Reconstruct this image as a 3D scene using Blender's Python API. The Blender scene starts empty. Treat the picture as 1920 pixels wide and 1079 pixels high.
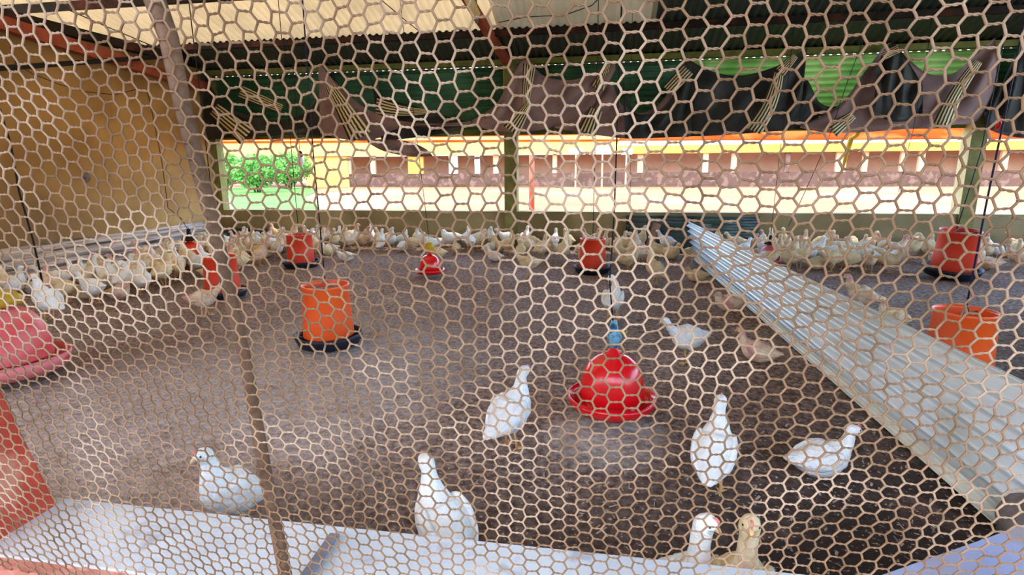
import bpy, math, random
from mathutils import Vector, Matrix, noise
random.seed(11)
SC = bpy.context.scene
COL = SC.collection
PI = math.pi
# ------------------------------------------------------------------ camera
FPX, YAW, PITCH, ROLL, CAMH = 1050.0, 9.5, 12.2, -0.4, 1.1
yw, pt, rl = math.radians(YAW), math.radians(PITCH), math.radians(ROLL)
cf = Vector((-math.sin(yw)*math.cos(pt), math.cos(yw)*math.cos(pt), -math.sin(pt)))
cr0 = Vector((math.cos(yw), math.sin(yw), 0)); cu0 = cr0.cross(cf)
cr = cr0*math.cos(rl)+cu0*math.sin(rl); cu = cr.cross(cf)
CAM = Vector((0, 0, CAMH))
cd = bpy.data.cameras.new('camera'); co = bpy.data.objects.new('camera', cd); COL.objects.link(co)
co.matrix_world = Matrix(((cr.x, cu.x, -cf.x, CAM.x), (cr.y, cu.y, -cf.y, CAM.y), (cr.z, cu.z, -cf.z, CAM.z), (0, 0, 0, 1)))
cd.sensor_width = 36; cd.lens = 36*FPX/1920; cd.clip_start = 0.02; cd.clip_end = 400
SC.camera = co

def ray(px, py): return cf+cr*((px-960)/FPX)-cu*((py-539.5)/FPX)
def atY(px, py, Y): d = ray(px, py); return CAM+d*(Y/d.y)
def atX(px, py, X): d = ray(px, py); return CAM+d*(X/d.x)
def atz(px, py, z=0.0): d = ray(px, py); return CAM+d*((z-CAMH)/d.z)
def proj(p):
    d = Vector(p)-CAM; return (960+FPX*d.dot(cr)/d.dot(cf), 539.5-FPX*d.dot(cu)/d.dot(cf))
# ------------------------------------------------------------------ light
w = bpy.data.worlds.new('sky'); SC.world = w; w.use_nodes = True
nt = w.node_tree; bg = nt.nodes['Background']
sky = nt.nodes.new('ShaderNodeTexSky'); sky.sky_type = 'NISHITA'; sky.sun_disc = False
sky.sun_elevation = math.radians(58); sky.sun_rotation = math.radians(200); sky.dust_density = 2.0; sky.air_density = 1.0
nt.links.new(sky.outputs[0], bg.inputs[0]); bg.inputs[1].default_value = 0.90
sd = bpy.data.lights.new('sun', 'SUN'); sd.energy = 1.7; sd.color = (1.0, 0.90, 0.74); sd.angle = math.radians(1.0)
so = bpy.data.objects.new('sun', sd); COL.objects.link(so)
SUNV = Vector((0.55, 0.50, 1.15)).normalized()     # towards the sun
so.rotation_euler = SUNV.to_track_quat('Z', 'Y').to_euler()
SC.view_settings.view_transform = 'Standard'; SC.view_settings.look = 'None'
SC.view_settings.gamma = 1.0; SC.view_settings.use_curve_mapping = False
SC.view_settings.exposure = 1.0
try: SC.cycles.max_bounces = 8; SC.cycles.diffuse_bounces = 5
except Exception: pass
# ------------------------------------------------------------------ materials
def srgb(c):
    return tuple([((v/255)/12.92 if v/255 <= .04045 else ((v/255+.055)/1.055)**2.4) for v in c])+(1,)
def mat(name, c1, c2=None, scale=8, rough=.8, bump=0.0, bscale=None, spec=.3, detail=6, trans=0.0, metal=0.0, stretch=None, coord='Object', c3=None, s3=2.0, lo=.35, hi=.65, lo3=.5, hi3=.62):
    m = bpy.data.materials.new(name); m.use_nodes = True
    n = m.node_tree.nodes; L = m.node_tree.links; b = n['Principled BSDF']; out = n['Material Output']
    b.inputs['Roughness'].default_value = rough; b.inputs['Metallic'].default_value = metal
    b.inputs['Specular IOR Level'].default_value = spec
    tc = n.new('ShaderNodeTexCoord'); mp = n.new('ShaderNodeMapping')
    if stretch: mp.inputs['Scale'].default_value = stretch
    L.new(tc.outputs[coord], mp.inputs[0])
    col = None
    if c2 is None:
        b.inputs['Base Color'].default_value = srgb(c1)
    else:
        t = n.new('ShaderNodeTexNoise'); t.inputs['Scale'].default_value = scale; t.inputs['Detail'].default_value = detail
        L.new(mp.outputs[0], t.inputs['Vector'])
        r = n.new('ShaderNodeValToRGB'); r.color_ramp.elements[0].position = lo; r.color_ramp.elements[1].position = hi
        r.color_ramp.elements[0].color = srgb(c1); r.color_ramp.elements[1].color = srgb(c2)
        L.new(t.outputs['Fac'], r.inputs[0]); col = r.outputs[0]
        if c3 is not None:
            t3 = n.new('ShaderNodeTexNoise'); t3.inputs['Scale'].default_value = s3; t3.inputs['Detail'].default_value = 4
            L.new(mp.outputs[0], t3.inputs['Vector'])
            r3 = n.new('ShaderNodeValToRGB'); r3.color_ramp.elements[0].position = lo3; r3.color_ramp.elements[1].position = hi3
            L.new(t3.outputs['Fac'], r3.inputs[0])
            mx = n.new('ShaderNodeMixRGB'); mx.inputs[2].default_value = srgb(c3)
            L.new(r3.outputs[0], mx.inputs[0]); L.new(col, mx.inputs[1]); col = mx.outputs[0]
        L.new(col, b.inputs['Base Color'])
    if bump:
        t2 = n.new('ShaderNodeTexNoise'); t2.inputs['Scale'].default_value = bscale or scale*3; t2.inputs['Detail'].default_value = 5
        L.new(mp.outputs[0], t2.inputs['Vector'])
        bp = n.new('ShaderNodeBump'); bp.inputs['Strength'].default_value = bump; bp.inputs['Distance'].default_value = .02
        L.new(t2.outputs['Fac'], bp.inputs['Height']); L.new(bp.outputs[0], b.inputs['Normal'])
    if trans:
        tr = n.new('ShaderNodeBsdfTranslucent'); ms = n.new('ShaderNodeMixShader'); ms.inputs[0].default_value = trans
        if col: L.new(col, tr.inputs[0])
        else: tr.inputs[0].default_value = srgb(c1)
        L.new(b.outputs[0], ms.inputs[1]); L.new(tr.outputs[0], ms.inputs[2]); L.new(ms.outputs[0], out.inputs[0])
    return m
M = {}
M['wire'] = mat('wire', (142, 114, 86), (108, 84, 58), 25, .7, spec=.2, c3=(172, 150, 124), s3=6)
M['rod'] = mat('rusty_rod', (118, 92, 70), (90, 70, 52), 14, .75, .4, 60)
M['redpaint'] = mat('red_paint', (196, 74, 50), (176, 62, 44), 9, .65, .25, 40, c3=(196, 130, 104), s3=7, lo3=.56, hi3=.66)
M['ledge'] = mat('white_ledge', (204, 212, 214), (188, 196, 200), 5, .55, .12, 50, c3=(168, 174, 180), s3=14, lo3=.6, hi3=.7)
M['terra'] = mat('terracotta_edge', (205, 140, 120), (180, 105, 88), 22, .8, .3, 60, c3=(222, 190, 176), s3=11)
M['backwall'] = mat('ochre_plaster', (160, 148, 110), (140, 128, 92), 2.2, .85, .12, 30, c3=(124, 112, 78), s3=.9)
M['leftwall'] = mat('stained_plaster', (188, 148, 88), (160, 122, 70), 1.6, .88, .25, 22, c3=(128, 96, 58), s3=.75, lo3=.48, hi3=.68)
M['post'] = mat('olive_post', (134, 134, 78), (110, 108, 62), 7, .8, .1, 30)
M['creamside'] = mat('cream_and_lit_side', (222, 205, 150), (205, 186, 130), 5, .8)  # on the back posts this cream stands in for light on one side
M['orange'] = mat('orange_plastic', (244, 96, 30), (236, 84, 24), 3, .38, spec=.5)
M['redorange'] = mat('red_orange_plastic', (226, 62, 28), (212, 54, 26), 3, .42, spec=.5)
M['red'] = mat('red_plastic', (232, 22, 30), (222, 16, 26), 3, .22, spec=.6)
M['reddusty'] = mat('dusty_red_plastic', (214, 62, 66), (222, 120, 122), 9, .45, spec=.4)
M['pan'] = mat('navy_plastic', (22, 26, 40), (34, 36, 48), 5, .5)
M['black'] = mat('black_plastic', (18, 20, 22), None, 1, .6)
M['darkcord'] = mat('dark_cord', (40, 34, 34), None, 1, .7)
M['bluecord'] = mat('blue_cord', (30, 36, 70), None, 1, .6)
M['yellow'] = mat('yellow_plastic', (226, 196, 70), (206, 170, 50), 8, .4, trans=.3)
M['hose'] = mat('blue_hose', (90, 160, 190), (150, 190, 205), 30, .4, c3=(30, 80, 110), s3=40)
M['steel'] = mat('dull_steel', (150, 150, 145), (120, 118, 112), 12, .45, metal=.5)
M['zinc'] = mat('white_zinc', (226, 230, 228), (208, 214, 214), 3, .28, .05, 8, spec=.6, c3=(190, 194, 184), s3=5, stretch=(1, .3, 1), lo3=.55, hi3=.7)
M['zincwarm'] = mat('cream_zinc', (216, 212, 190), (200, 196, 174), 4, .4, .05, 8, spec=.5)
M['teal'] = mat('teal_sheet', (52, 68, 66), (74, 92, 88), 5, .4, spec=.5, c3=(36, 48, 46), s3=3)
M['pinkzinc'] = mat('dusty_zinc', (208, 186, 168), (160, 140, 126), 5, .5, spec=.25, c3=(84, 72, 64), s3=3, stretch=(6, .4, 6))
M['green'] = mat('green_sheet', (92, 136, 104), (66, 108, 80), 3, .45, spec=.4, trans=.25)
M['greenlit'] = mat('sunlit_green_sheet', (178, 202, 146), (140, 176, 116), 3, .45, spec=.4, trans=.55)  # lighter copy of the green sheet, sun from behind put into its colour
M['tarp'] = mat('brown_tarp', (170, 142, 140), (130, 108, 108), 3, .75, .3, 9, trans=.08)
M['tarpdark'] = mat('black_tarp', (60, 60, 58), (38, 42, 40), 4, .6, .2, 12)
M['beamdark'] = mat('dark_timber', (44, 32, 26), (30, 24, 20), 7, .8, .2, 40, c3=(100, 48, 34), s3=3, lo3=.55, hi3=.7)
M['rafter'] = mat('red_timber', (168, 84, 58), (136, 62, 42), 8, .75, .15, 40)
M['lintel'] = mat('olive_beam', (128, 134, 70), (96, 104, 54), 7, .8, .15, 30)
M['lamp'] = mat('cream_batten', (232, 216, 160), (220, 200, 140), 7, .4)
M['wood'] = mat('grey_wood', (146, 112, 94), (112, 84, 70), 12, .85, .2, 40)
M['bluegrey'] = mat('bluegrey_board', (150, 158, 186), (134, 142, 172), 5, .6, .1, 30, c3=(150, 140, 140), s3=6)
M['strap'] = mat('worn_strap', (128, 128, 136), (100, 98, 106), 14, .6, .2, 40)
M['lump'] = mat('grey_sack', (120, 108, 100), (84, 78, 76), 14, .9, .4, 40)
M['sand'] = mat('sand', (146, 106, 78), (136, 96, 70), .4, .95, .1, 6, spec=.05, c3=(158, 122, 94), s3=.15)
M['path'] = mat('path_concrete', (150, 138, 132), (132, 120, 114), 1.5, .9, .1, 10)
M['grass'] = mat('grass', (84, 140, 44), (64, 116, 34), 1.2, .9, .3, 20)
M['leaf'] = mat('leaves', (70, 120, 50), (120, 170, 80), 3, .6, trans=.35)
M['trunk'] = mat('bark', (90, 72, 52), (70, 55, 40), 8, .9)
M['farblock'] = mat('far_block', (84, 62, 52), (70, 52, 44), 1.5, .9, .2, 6, c3=(104, 82, 70), s3=3)
M['farcream'] = mat('far_cream', (206, 160, 88), (192, 148, 78), .6, .85)
M['farpost'] = mat('far_post', (190, 150, 116), (176, 138, 106), 2, .85)
M['farroof'] = mat('rusty_roof', (206, 58, 20), (186, 46, 16), .6, .9, spec=0, c3=(190, 74, 34), s3=.5)
M['farinside'] = mat('far_inside', (214, 178, 156), (196, 162, 140), 1, .9)
M['faryellow'] = mat('far_yellow', (204, 146, 62), (194, 136, 54), 1, .8)
M['white'] = mat('white_paint', (240, 240, 236), None, 1, .6)
M['redpole'] = mat('red_pole', (196, 74, 46), (184, 66, 42), 3, .6)
M['featherW'] = mat('white_feathers', (240, 240, 236), (230, 228, 216), 16, .9, .5, 55, spec=.1, c3=(232, 196, 186), s3=8, lo3=.60, hi3=.72)
M['featherC'] = mat('cream_feathers', (238, 220, 182), (214, 188, 140), 14, .9, .4, 55, spec=.1, c3=(216, 166, 150), s3=9, lo3=.58, hi3=.7)
M['featherP'] = mat('patchy_feathers', (236, 214, 186), (206, 172, 132), 12, .9, .4, 55, spec=.1, c3=(206, 148, 140), s3=7, lo3=.5, hi3=.6)
M['beak'] = mat('beak_horn', (226, 186, 130), None, 1, .5)
M['leg'] = mat('yellow_skin', (226, 182, 110), (206, 150, 90), 30, .6)
M['comb'] = mat('pink_comb', (226, 130, 116), None, 1, .6)
M['eye'] = mat('eye', (20, 16, 14), None, 1, .2, spec=.6)
M['straw'] = mat('pale_shaving', (176, 156, 136), (128, 108, 92), 20, .9)

def litter_mat():
    m = bpy.data.materials.new('litter'); m.use_nodes = True
    n = m.node_tree.nodes; L = m.node_tree.links; b = n['Principled BSDF']; b.inputs['Roughness'].default_value = .95
    b.inputs['Specular IOR Level'].default_value = .1
    tc = n.new('ShaderNodeTexCoord')
    def nz(s, d=6, lo=.35, hi=.65, st=None):
        t = n.new('ShaderNodeTexNoise'); t.inputs['Scale'].default_value = s; t.inputs['Detail'].default_value = d
        src = tc.outputs['Object']
        if st:
            mp = n.new('ShaderNodeMapping'); mp.inputs['Scale'].default_value = st; L.new(src, mp.inputs[0]); src = mp.outputs[0]
        L.new(src, t.inputs['Vector']); r = n.new('ShaderNodeValToRGB')
        r.color_ramp.elements[0].position = lo; r.color_ramp.elements[1].position = hi
        L.new(t.outputs['Fac'], r.inputs[0]); return r.outputs[0], t.outputs['Fac']
    def mix(f, a, bb):
        mx = n.new('ShaderNodeMixRGB')
        if isinstance(f, float): mx.inputs[0].default_value = f
        else: L.new(f, mx.inputs[0])
        for i, v in ((1, a), (2, bb)):
            if isinstance(v, tuple): mx.inputs[i].default_value = v
            else: L.new(v, mx.inputs[i])
        return mx.outputs[0]
    def math_(op, a, bb=0.0):
        q = n.new('ShaderNodeMath'); q.operation = op; q.use_clamp = True
        for i, v in ((0, a), (1, bb)):
            if isinstance(v, (int, float)): q.inputs[i].default_value = v
            else: L.new(v, q.inputs[i])
        return q.outputs[0]
    big, _ = nz(.9, 4, .4, .62); fine, ff = nz(34, 9, .36, .66, (1.2, 1, 1)); chip, cfac = nz(70, 3, .63, .70)
    c = mix(fine, srgb((96, 74, 62)), srgb((164, 138, 122)))
    c = mix(big, c, mix(fine, srgb((108, 86, 76)), srgb((180, 158, 144))))
    # dusty dry patches: under the near feeder, under the round drinker, the dry left side
    for (x, y, rad, cc, st) in ((-1.6, 2.9, 1.1, (206, 196, 186), 1.0), (.03, 2.18, .30, (226, 214, 202), 1.0), (-1.9, 2.0, 1.4, (188, 170, 158), .85), (-.8, 3.6, 1.3, (150, 130, 122), .55), (-2.8, 3.2, 1.1, (142, 122, 112), .6)):
        vm = n.new('ShaderNodeVectorMath'); vm.operation = 'DISTANCE'; L.new(tc.outputs['Object'], vm.inputs[0]); vm.inputs[1].default_value = (x, y, 0)
        d = math_('SUBTRACT', 1.0, math_('DIVIDE', vm.outputs['Value'], rad))
        pn, pf = nz(5, 5, .3, .6)
        f = math_('MULTIPLY', math_('MULTIPLY', math_('MULTIPLY', d, 2.2), math_('ADD', pn, .25)), st)
        c = mix(f, c, mix(fine, srgb(tuple(int(v*.82) for v in cc)), srgb(cc)))
    # damp dark litter by the front wall
    sx = n.new('ShaderNodeSeparateXYZ'); L.new(tc.outputs['Object'], sx.inputs[0])
    def raw(op, a, bb):
        q = n.new('ShaderNodeMath'); q.operation = op
        for i, v in ((0, a), (1, bb)):
            if isinstance(v, (int, float)): q.inputs[i].default_value = v
            else: L.new(v, q.inputs[i])
        return q.outputs[0]
    w1 = math_('SUBTRACT', 1.0, raw('DIVIDE', raw('SUBTRACT', sx.outputs['Y'], raw('MULTIPLY', sx.outputs['X'], .7)), 2.6))
    wn, _ = nz(3, 4, .25, .6)
    c = mix(math_('MULTIPLY', math_('MULTIPLY', w1, 1.8), math_('ADD', wn, .4)), c, srgb((62, 52, 46)))
    c = mix(chip, c, srgb((190, 172, 152)))
    L.new(c, b.inputs['Base Color'])
    bp = n.new('ShaderNodeBump'); bp.inputs['Strength'].default_value = .9; bp.inputs['Distance'].default_value = .02
    L.new(ff, bp.inputs['Height']); L.new(bp.outputs[0], b.inputs['Normal'])
    return m
M['litter'] = litter_mat()
def stripe_mat(name, c1, c2, freq):
    m = bpy.data.materials.new(name); m.use_nodes = True
    n = m.node_tree.nodes; L = m.node_tree.links; b = n['Principled BSDF']; b.inputs['Roughness'].default_value = .8
    uv = n.new('ShaderNodeUVMap'); sx = n.new('ShaderNodeSeparateXYZ'); L.new(uv.outputs[0], sx.inputs[0])
    a = n.new('ShaderNodeMath'); a.operation = 'MULTIPLY'; a.inputs[1].default_value = freq; L.new(sx.outputs[0], a.inputs[0])
    f = n.new('ShaderNodeMath'); f.operation = 'FRACT'; L.new(a.outputs[0], f.inputs[0])
    g = n.new('ShaderNodeMath'); g.operation = 'GREATER_THAN'; g.inputs[1].default_value = .5; L.new(f.outputs[0], g.inputs[0])
    mx = n.new('ShaderNodeMixRGB'); L.new(g.outputs[0], mx.inputs[0]); mx.inputs[1].default_value = srgb(c1); mx.inputs[2].default_value = srgb(c2)
    L.new(mx.outputs[0], b.inputs['Base Color']); return m
M['stripe'] = stripe_mat('striped_selvedge', (228, 212, 160), (46, 42, 38), 5.0)
# ------------------------------------------------------------------ mesh helpers
def mk(name, vs, fs, m, parent=None, smooth=True, loc=None, uvs=None, mi=None):
    me = bpy.data.meshes.new(name); me.from_pydata([tuple(v) for v in vs], [], fs)
    for x in (m if isinstance(m, (list, tuple)) else [m]): me.materials.append(x)
    if smooth: me.polygons.foreach_set('use_smooth', [True]*len(me.polygons))
    if mi: me.polygons.foreach_set('material_index', mi)
    if uvs:
        ul = me.uv_layers.new(name='UVMap')
        for l in me.loops: ul.data[l.index].uv = uvs[l.vertex_index]
    me.update()
    o = bpy.data.objects.new(name, me); COL.objects.link(o)
    if parent: o.parent = parent
    if loc is not None: o.location = loc
    return o
def tag(o, label=None, cat=None, group=None, kind=None):
    if label: o['label'] = label
    if cat: o['category'] = cat
    if group: o['group'] = group
    if kind: o['kind'] = kind
    return o
def empty(name, loc, rz=0):
    o = bpy.data.objects.new(name, None); COL.objects.link(o); o.location = loc; o.rotation_euler = (0, 0, rz); o.empty_display_size = .05
    return o
def struct(o): o['kind'] = 'structure'; return o
class MB:
    def __init__(s): s.v = []; s.f = []; s.mi = []
    def add(s, v, f, mi=0):
        k = len(s.v); s.v += v; s.f += [tuple(i+k for i in q) for q in f]; s.mi += [mi]*len(f)
    def box(s, a, b, mi=0):
        x0, y0, z0 = a; x1, y1, z1 = b
        s.add([(x0, y0, z0), (x1, y0, z0), (x1, y1, z0), (x0, y1, z0), (x0, y0, z1), (x1, y0, z1), (x1, y1, z1), (x0, y1, z1)],
              [(0, 3, 2, 1), (4, 5, 6, 7), (0, 1, 5, 4), (1, 2, 6, 5), (2, 3, 7, 6), (3, 0, 4, 7)], mi)
    def bar(s, p, q, wd, ht, up=(0, 0, 1), mi=0):
        p = Vector(p); q = Vector(q); t = (q-p).normalized(); sd = t.cross(Vector(up)).normalized(); u = sd.cross(t)
        v = [tuple(c+sd*(wd/2*a)+u*(ht/2*b)) for c in (p, q) for a, b in ((-1, -1), (1, -1), (1, 1), (-1, 1))]
        s.add(v, [(0, 1, 2, 3), (7, 6, 5, 4), (0, 4, 5, 1), (1, 5, 6, 2), (2, 6, 7, 3), (3, 7, 4, 0)], mi)
    def tube(s, pts, r, n=8, mi=0, cap=True):
        pts = [Vector(p) for p in pts]; rs = r if isinstance(r, (list, tuple)) else [r]*len(pts)
        v = []; side = None
        for i, p in enumerate(pts):
            t = (pts[min(i+1, len(pts)-1)]-pts[max(i-1, 0)]).normalized()
            if side is None:
                side = t.cross(Vector((0, 0, 1)) if abs(t.z) < .9 else Vector((1, 0, 0))).normalized()
            else: side = (side-t*side.dot(t)).normalized()
            u = side.cross(t)
            for k in range(n):
                a = 2*PI*k/n; v.append(tuple(p+side*(math.cos(a)*rs[i])+u*(math.sin(a)*rs[i])))
        f = []
        for i in range(len(pts)-1):
            for k in range(n):
                f.append((i*n+k, i*n+(k+1) % n, (i+1)*n+(k+1) % n, (i+1)*n+k))
        if cap: f.append(tuple(range(n))[::-1]); f.append(tuple((len(pts)-1)*n+k for k in range(n)))
        s.add(v, f, mi)
    def lathe(s, prof, n=40, c=(0, 0, 0), mi=0, close=False):
        v = []; f = []
        for (r, z) in prof:
            for k in range(n):
                a = 2*PI*k/n; v.append((c[0]+r*math.cos(a), c[1]+r*math.sin(a), c[2]+z))
        m_ = len(prof)
        for i in range(m_-1 if not close else m_):
            for k in range(n):
                i2 = (i+1) % m_
                f.append((i*n+k, i*n+(k+1) % n, i2*n+(k+1) % n, i2*n+k))
        s.add(v, f, mi)
    def build(s, name, m, parent=None, smooth=False, loc=None):
        return mk(name, s.v, s.f, m, parent, smooth, loc, mi=s.mi if isinstance(m, (list, tuple)) else None)
def corr(p0, L_, W_, nrm, period=.076, amp=.009, nl=4, th=.002, sag=0.0, wave=None):
    """corrugated sheet from corner p0; L_ along the ridges, W_ across them"""
    p0 = Vector(p0); L_ = Vector(L_); W_ = Vector(W_); nrm = Vector(nrm).normalized()
    nw = max(8, int(W_.length/period*8)); v = []; f = []
    for lay in (0, 1):
        for i in range(nl+1):
            for j in range(nw+1):
                b = j/nw; a = i/nl
                h = amp*math.cos(2*PI*b*W_.length/period)-sag*4*a*(1-a)
                if wave: h += wave(a, b)
                v.append(p0+L_*a+W_*b+nrm*(h+th*lay))
    k = (nl+1)*(nw+1); R = nw+1
    for i in range(nl):
        for j in range(nw):
            q = (i*R+j, i*R+j+1, (i+1)*R+j+1, (i+1)*R+j)
            f.append(q); f.append(tuple(x+k for x in q[::-1]))
    for i in range(nl):
        f.append((i*R, (i+1)*R, (i+1)*R+k, i*R+k)); f.append((i*R+nw, i*R+nw+k, (i+1)*R+nw+k, (i+1)*R+nw))
    for j in range(nw):
        f.append((j, j+k, j+1+k, j+1)); f.append((nl*R+j, nl*R+j+1, nl*R+j+1+k, nl*R+j+k))
    return v, f
# ------------------------------------------------------------------ structure
XL, YB = -5.8, 7.70
LEDGE = .49
m = MB(); nx = 90; ny = 80
vs = []; fs = []
for j in range(ny+1):
    for i in range(nx+1):
        x = XL+(12.6)*i/nx; y = .8+(YB+.05-.8)*j/ny
        vs.append((x, y, .012*(noise.noise(Vector((x*1.7, y*1.7, 0)))+.5*noise.noise(Vector((x*6, y*6, 3))))-.006))
for j in range(ny):
    for i in range(nx): fs.append((j*(nx+1)+i, j*(nx+1)+i+1, (j+1)*(nx+1)+i+1, (j+1)*(nx+1)+i))
struct(mk('floor', vs, fs, M['litter']))
m = MB(); m.box((XL-.2, YB, -.1), (6.8, YB+.2, LEDGE)); struct(m.build('wall_back', M['backwall']))
m = MB(); m.box((XL-.22, .74, -.1), (XL, YB+.2, 2.50)); struct(m.build('wall_left', M['leftwall']))
m = MB(); m.box((6.8, .74, -.1), (7.0, YB+.2, 1.0)); struct(m.build('wall_right', M['backwall']))
# front wall: a low kerb, white on top, terracotta on its outer face
m = MB(); m.box((-5.8, .745, -.1), (6.8, .92, .40)); struct(m.build('wall_front', M['ledge']))
m = MB(); m.box((-5.8, .70, -.1), (6.8, .7449, .394)); struct(m.build('trim_1', M['terra']))
# roof: ridge at Y=3.4, slopes .36
RZ = 2.50
FS = .55
def roofz(y): return RZ+.36*(7.74-y) if y > 3.4 else RZ+.36*(7.74-3.4)-FS*(3.4-y)
rm = bpy.data.materials.new('roof_sheet'); rm.use_nodes = True
n_ = rm.node_tree.nodes; l_ = rm.node_tree.links; b_ = n_['Principled BSDF']; b_.inputs['Roughness'].default_value = .55
tc_ = n_.new('ShaderNodeTexCoord'); sx_ = n_.new('ShaderNodeSeparateXYZ'); l_.new(tc_.outputs['Object'], sx_.inputs[0])
mr_ = n_.new('ShaderNodeMapRange'); mr_.inputs[1].default_value = -9; mr_.inputs[2].default_value = 7; l_.new(sx_.outputs[0], mr_.inputs[0])
cr_ = n_.new('ShaderNodeValToRGB'); e_ = cr_.color_ramp; e_.interpolation = 'CONSTANT'
e_.elements[0].color = srgb((222, 204, 172)); e_.elements[1].position = (-1.35+9)/16; e_.elements[1].color = srgb((214, 204, 180))
q_ = e_.elements.new((.45+9)/16); q_.color = srgb((74, 88, 76))
nz_ = n_.new('ShaderNodeTexNoise'); nz_.inputs['Scale'].default_value = 2.5; nz_.inputs['Detail'].default_value = 6
l_.new(tc_.outputs['Object'], nz_.inputs['Vector']); mx_ = n_.new('ShaderNodeMixRGB'); mx_.blend_type = 'MULTIPLY'; mx_.inputs[0].default_value = .35
l_.new(mr_.outputs[0], cr_.inputs[0]); l_.new(cr_.outputs[0], mx_.inputs[1]); l_.new(nz_.outputs['Fac'], mx_.inputs[2]); l_.new(mx_.outputs[0], b_.inputs['Base Color'])
tr_ = n_.new('ShaderNodeBsdfTranslucent'); ms_ = n_.new('ShaderNodeMixShader'); l_.new(mx_.outputs[0], tr_.inputs[0])
fr_ = n_.new('ShaderNodeMath'); fr_.operation = 'LESS_THAN'; fr_.inputs[1].default_value = -1.35; l_.new(sx_.outputs[0], fr_.inputs[0])
fm_ = n_.new('ShaderNodeMath'); fm_.operation = 'MULTIPLY'; fm_.inputs[1].default_value = .65; l_.new(fr_.outputs[0], fm_.inputs[0])
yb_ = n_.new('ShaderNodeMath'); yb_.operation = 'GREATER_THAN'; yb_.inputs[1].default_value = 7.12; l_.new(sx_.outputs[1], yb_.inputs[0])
md_ = n_.new('ShaderNodeMath'); md_.operation = 'LESS_THAN'; md_.inputs[1].default_value = .45; l_.new(sx_.outputs[0], md_.inputs[0])
m2_ = n_.new('ShaderNodeMath'); m2_.operation = 'MULTIPLY_ADD'; m2_.inputs[1].default_value = .30; l_.new(md_.outputs[0], m2_.inputs[0])
m3_ = n_.new('ShaderNodeMath'); m3_.operation = 'MULTIPLY'; m3_.inputs[1].default_value = .5; l_.new(fm_.outputs[0], m3_.inputs[0]); l_.new(m3_.outputs[0], m2_.inputs[2])
iv_ = n_.new('ShaderNodeMath'); iv_.operation = 'SUBTRACT'; iv_.inputs[0].default_value = 1; l_.new(yb_.outputs[0], iv_.inputs[1])
m4_ = n_.new('ShaderNodeMath'); m4_.operation = 'MULTIPLY'; fb_ = n_.new('ShaderNodeMath'); fb_.operation = 'GREATER_THAN'; fb_.inputs[1].default_value = 2.6; l_.new(sx_.outputs[1], fb_.inputs[0])
ff_ = n_.new('ShaderNodeMath'); ff_.operation = 'MULTIPLY'; l_.new(fb_.outputs[0], ff_.inputs[0]); l_.new(iv_.outputs[0], ff_.inputs[1])
l_.new(m2_.outputs[0], m4_.inputs[0]); l_.new(ff_.outputs[0], m4_.inputs[1])
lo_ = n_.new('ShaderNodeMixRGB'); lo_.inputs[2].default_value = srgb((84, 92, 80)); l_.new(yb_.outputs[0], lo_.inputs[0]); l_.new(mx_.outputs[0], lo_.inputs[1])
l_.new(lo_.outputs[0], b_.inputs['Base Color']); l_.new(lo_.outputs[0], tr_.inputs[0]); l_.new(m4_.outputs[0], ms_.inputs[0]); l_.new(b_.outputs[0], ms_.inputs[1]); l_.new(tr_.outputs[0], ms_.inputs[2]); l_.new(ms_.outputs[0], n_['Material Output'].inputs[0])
cs = math.hypot(1, .36)
m = MB()
v, f = corr((-9, 7.95, roofz(7.95)), (0, 3.4-7.95, .36*4.55), (16.2, 0, 0), (0, .36/cs, 1/cs), .09, .012, 3); m.add([tuple(x) for x in v], f)
v, f = corr((-9, 3.4, roofz(3.4)), (0, -3.9, -FS*3.9), (16.2, 0, 0), (0, -.36/cs, 1/cs), .09, .012, 2); m.add([tuple(x) for x in v], f)
struct(m.build('ceiling', rm, smooth=True))
# purlins along X
def thing_bar(name, p, q, wd, ht, m_, label, cat, group=None):
    mb = MB(); mb.bar(p, q, wd, ht); o = mb.build(name, m_); return tag(o, label, cat, group)
thing_bar('roof_purlin', (-9, 7.13, roofz(7.13)-.045), (6.8, 7.13, roofz(7.13)-.045), .06, .07, M['beamdark'], 'long dark purlin under the roof sheets just above the tarps', 'beam', 'roof purlins')
thing_bar('roof_purlin', (-9, 6.22, roofz(6.22)-.055), (-.2, 6.22, roofz(6.22)-.055), .07, .09, M['beamdark'], 'dark purlin crossing the top left corner above the pale roof sheets', 'beam', 'roof purlins')
thing_bar('roof_rafter', (-1.33, 7.64, 2.44), (-2.0, 3.5, 3.86), .08, .10, M['rafter'], 'reddish timber rafter sloping down to the middle post', 'beam')
thing_bar('wall_plate', (XL+.02, 2.0, 2.56), (XL+.02, 7.7, 2.56), .12, .10, M['beamdark'], 'dark timber plate lying along the top of the stained wall', 'beam')
thing_bar('wall_rafter', (XL+.09, 3.0, 2.62), (XL+.09, 7.6, 2.24), .08, .13, M['rafter'], 'red painted timber sloping along the top of the stained left wall', 'beam')
pA = atX(0, 128, XL+.17); pB = atX(310, 106, XL+.17); dd = pB-pA
thing_bar('brace_bar', pA-dd*.4, pB, .035, .05, M['black'], 'thin black bar across the upper part of the stained wall', 'bar')
thing_bar('lintel_beam', (XL+.02, YB+.08, 2.45), (6.6, YB+.08, 2.45), .12, .07, M['lintel'], 'mossy olive beam resting on the posts at the eave', 'beam')
thing_bar('rail', (XL+.02, YB+.14, 1.56), (6.6, YB+.14, 1.56), .05, .08, M['lintel'], 'olive rail below the green sheets and behind the tarps', 'rail')
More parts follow.
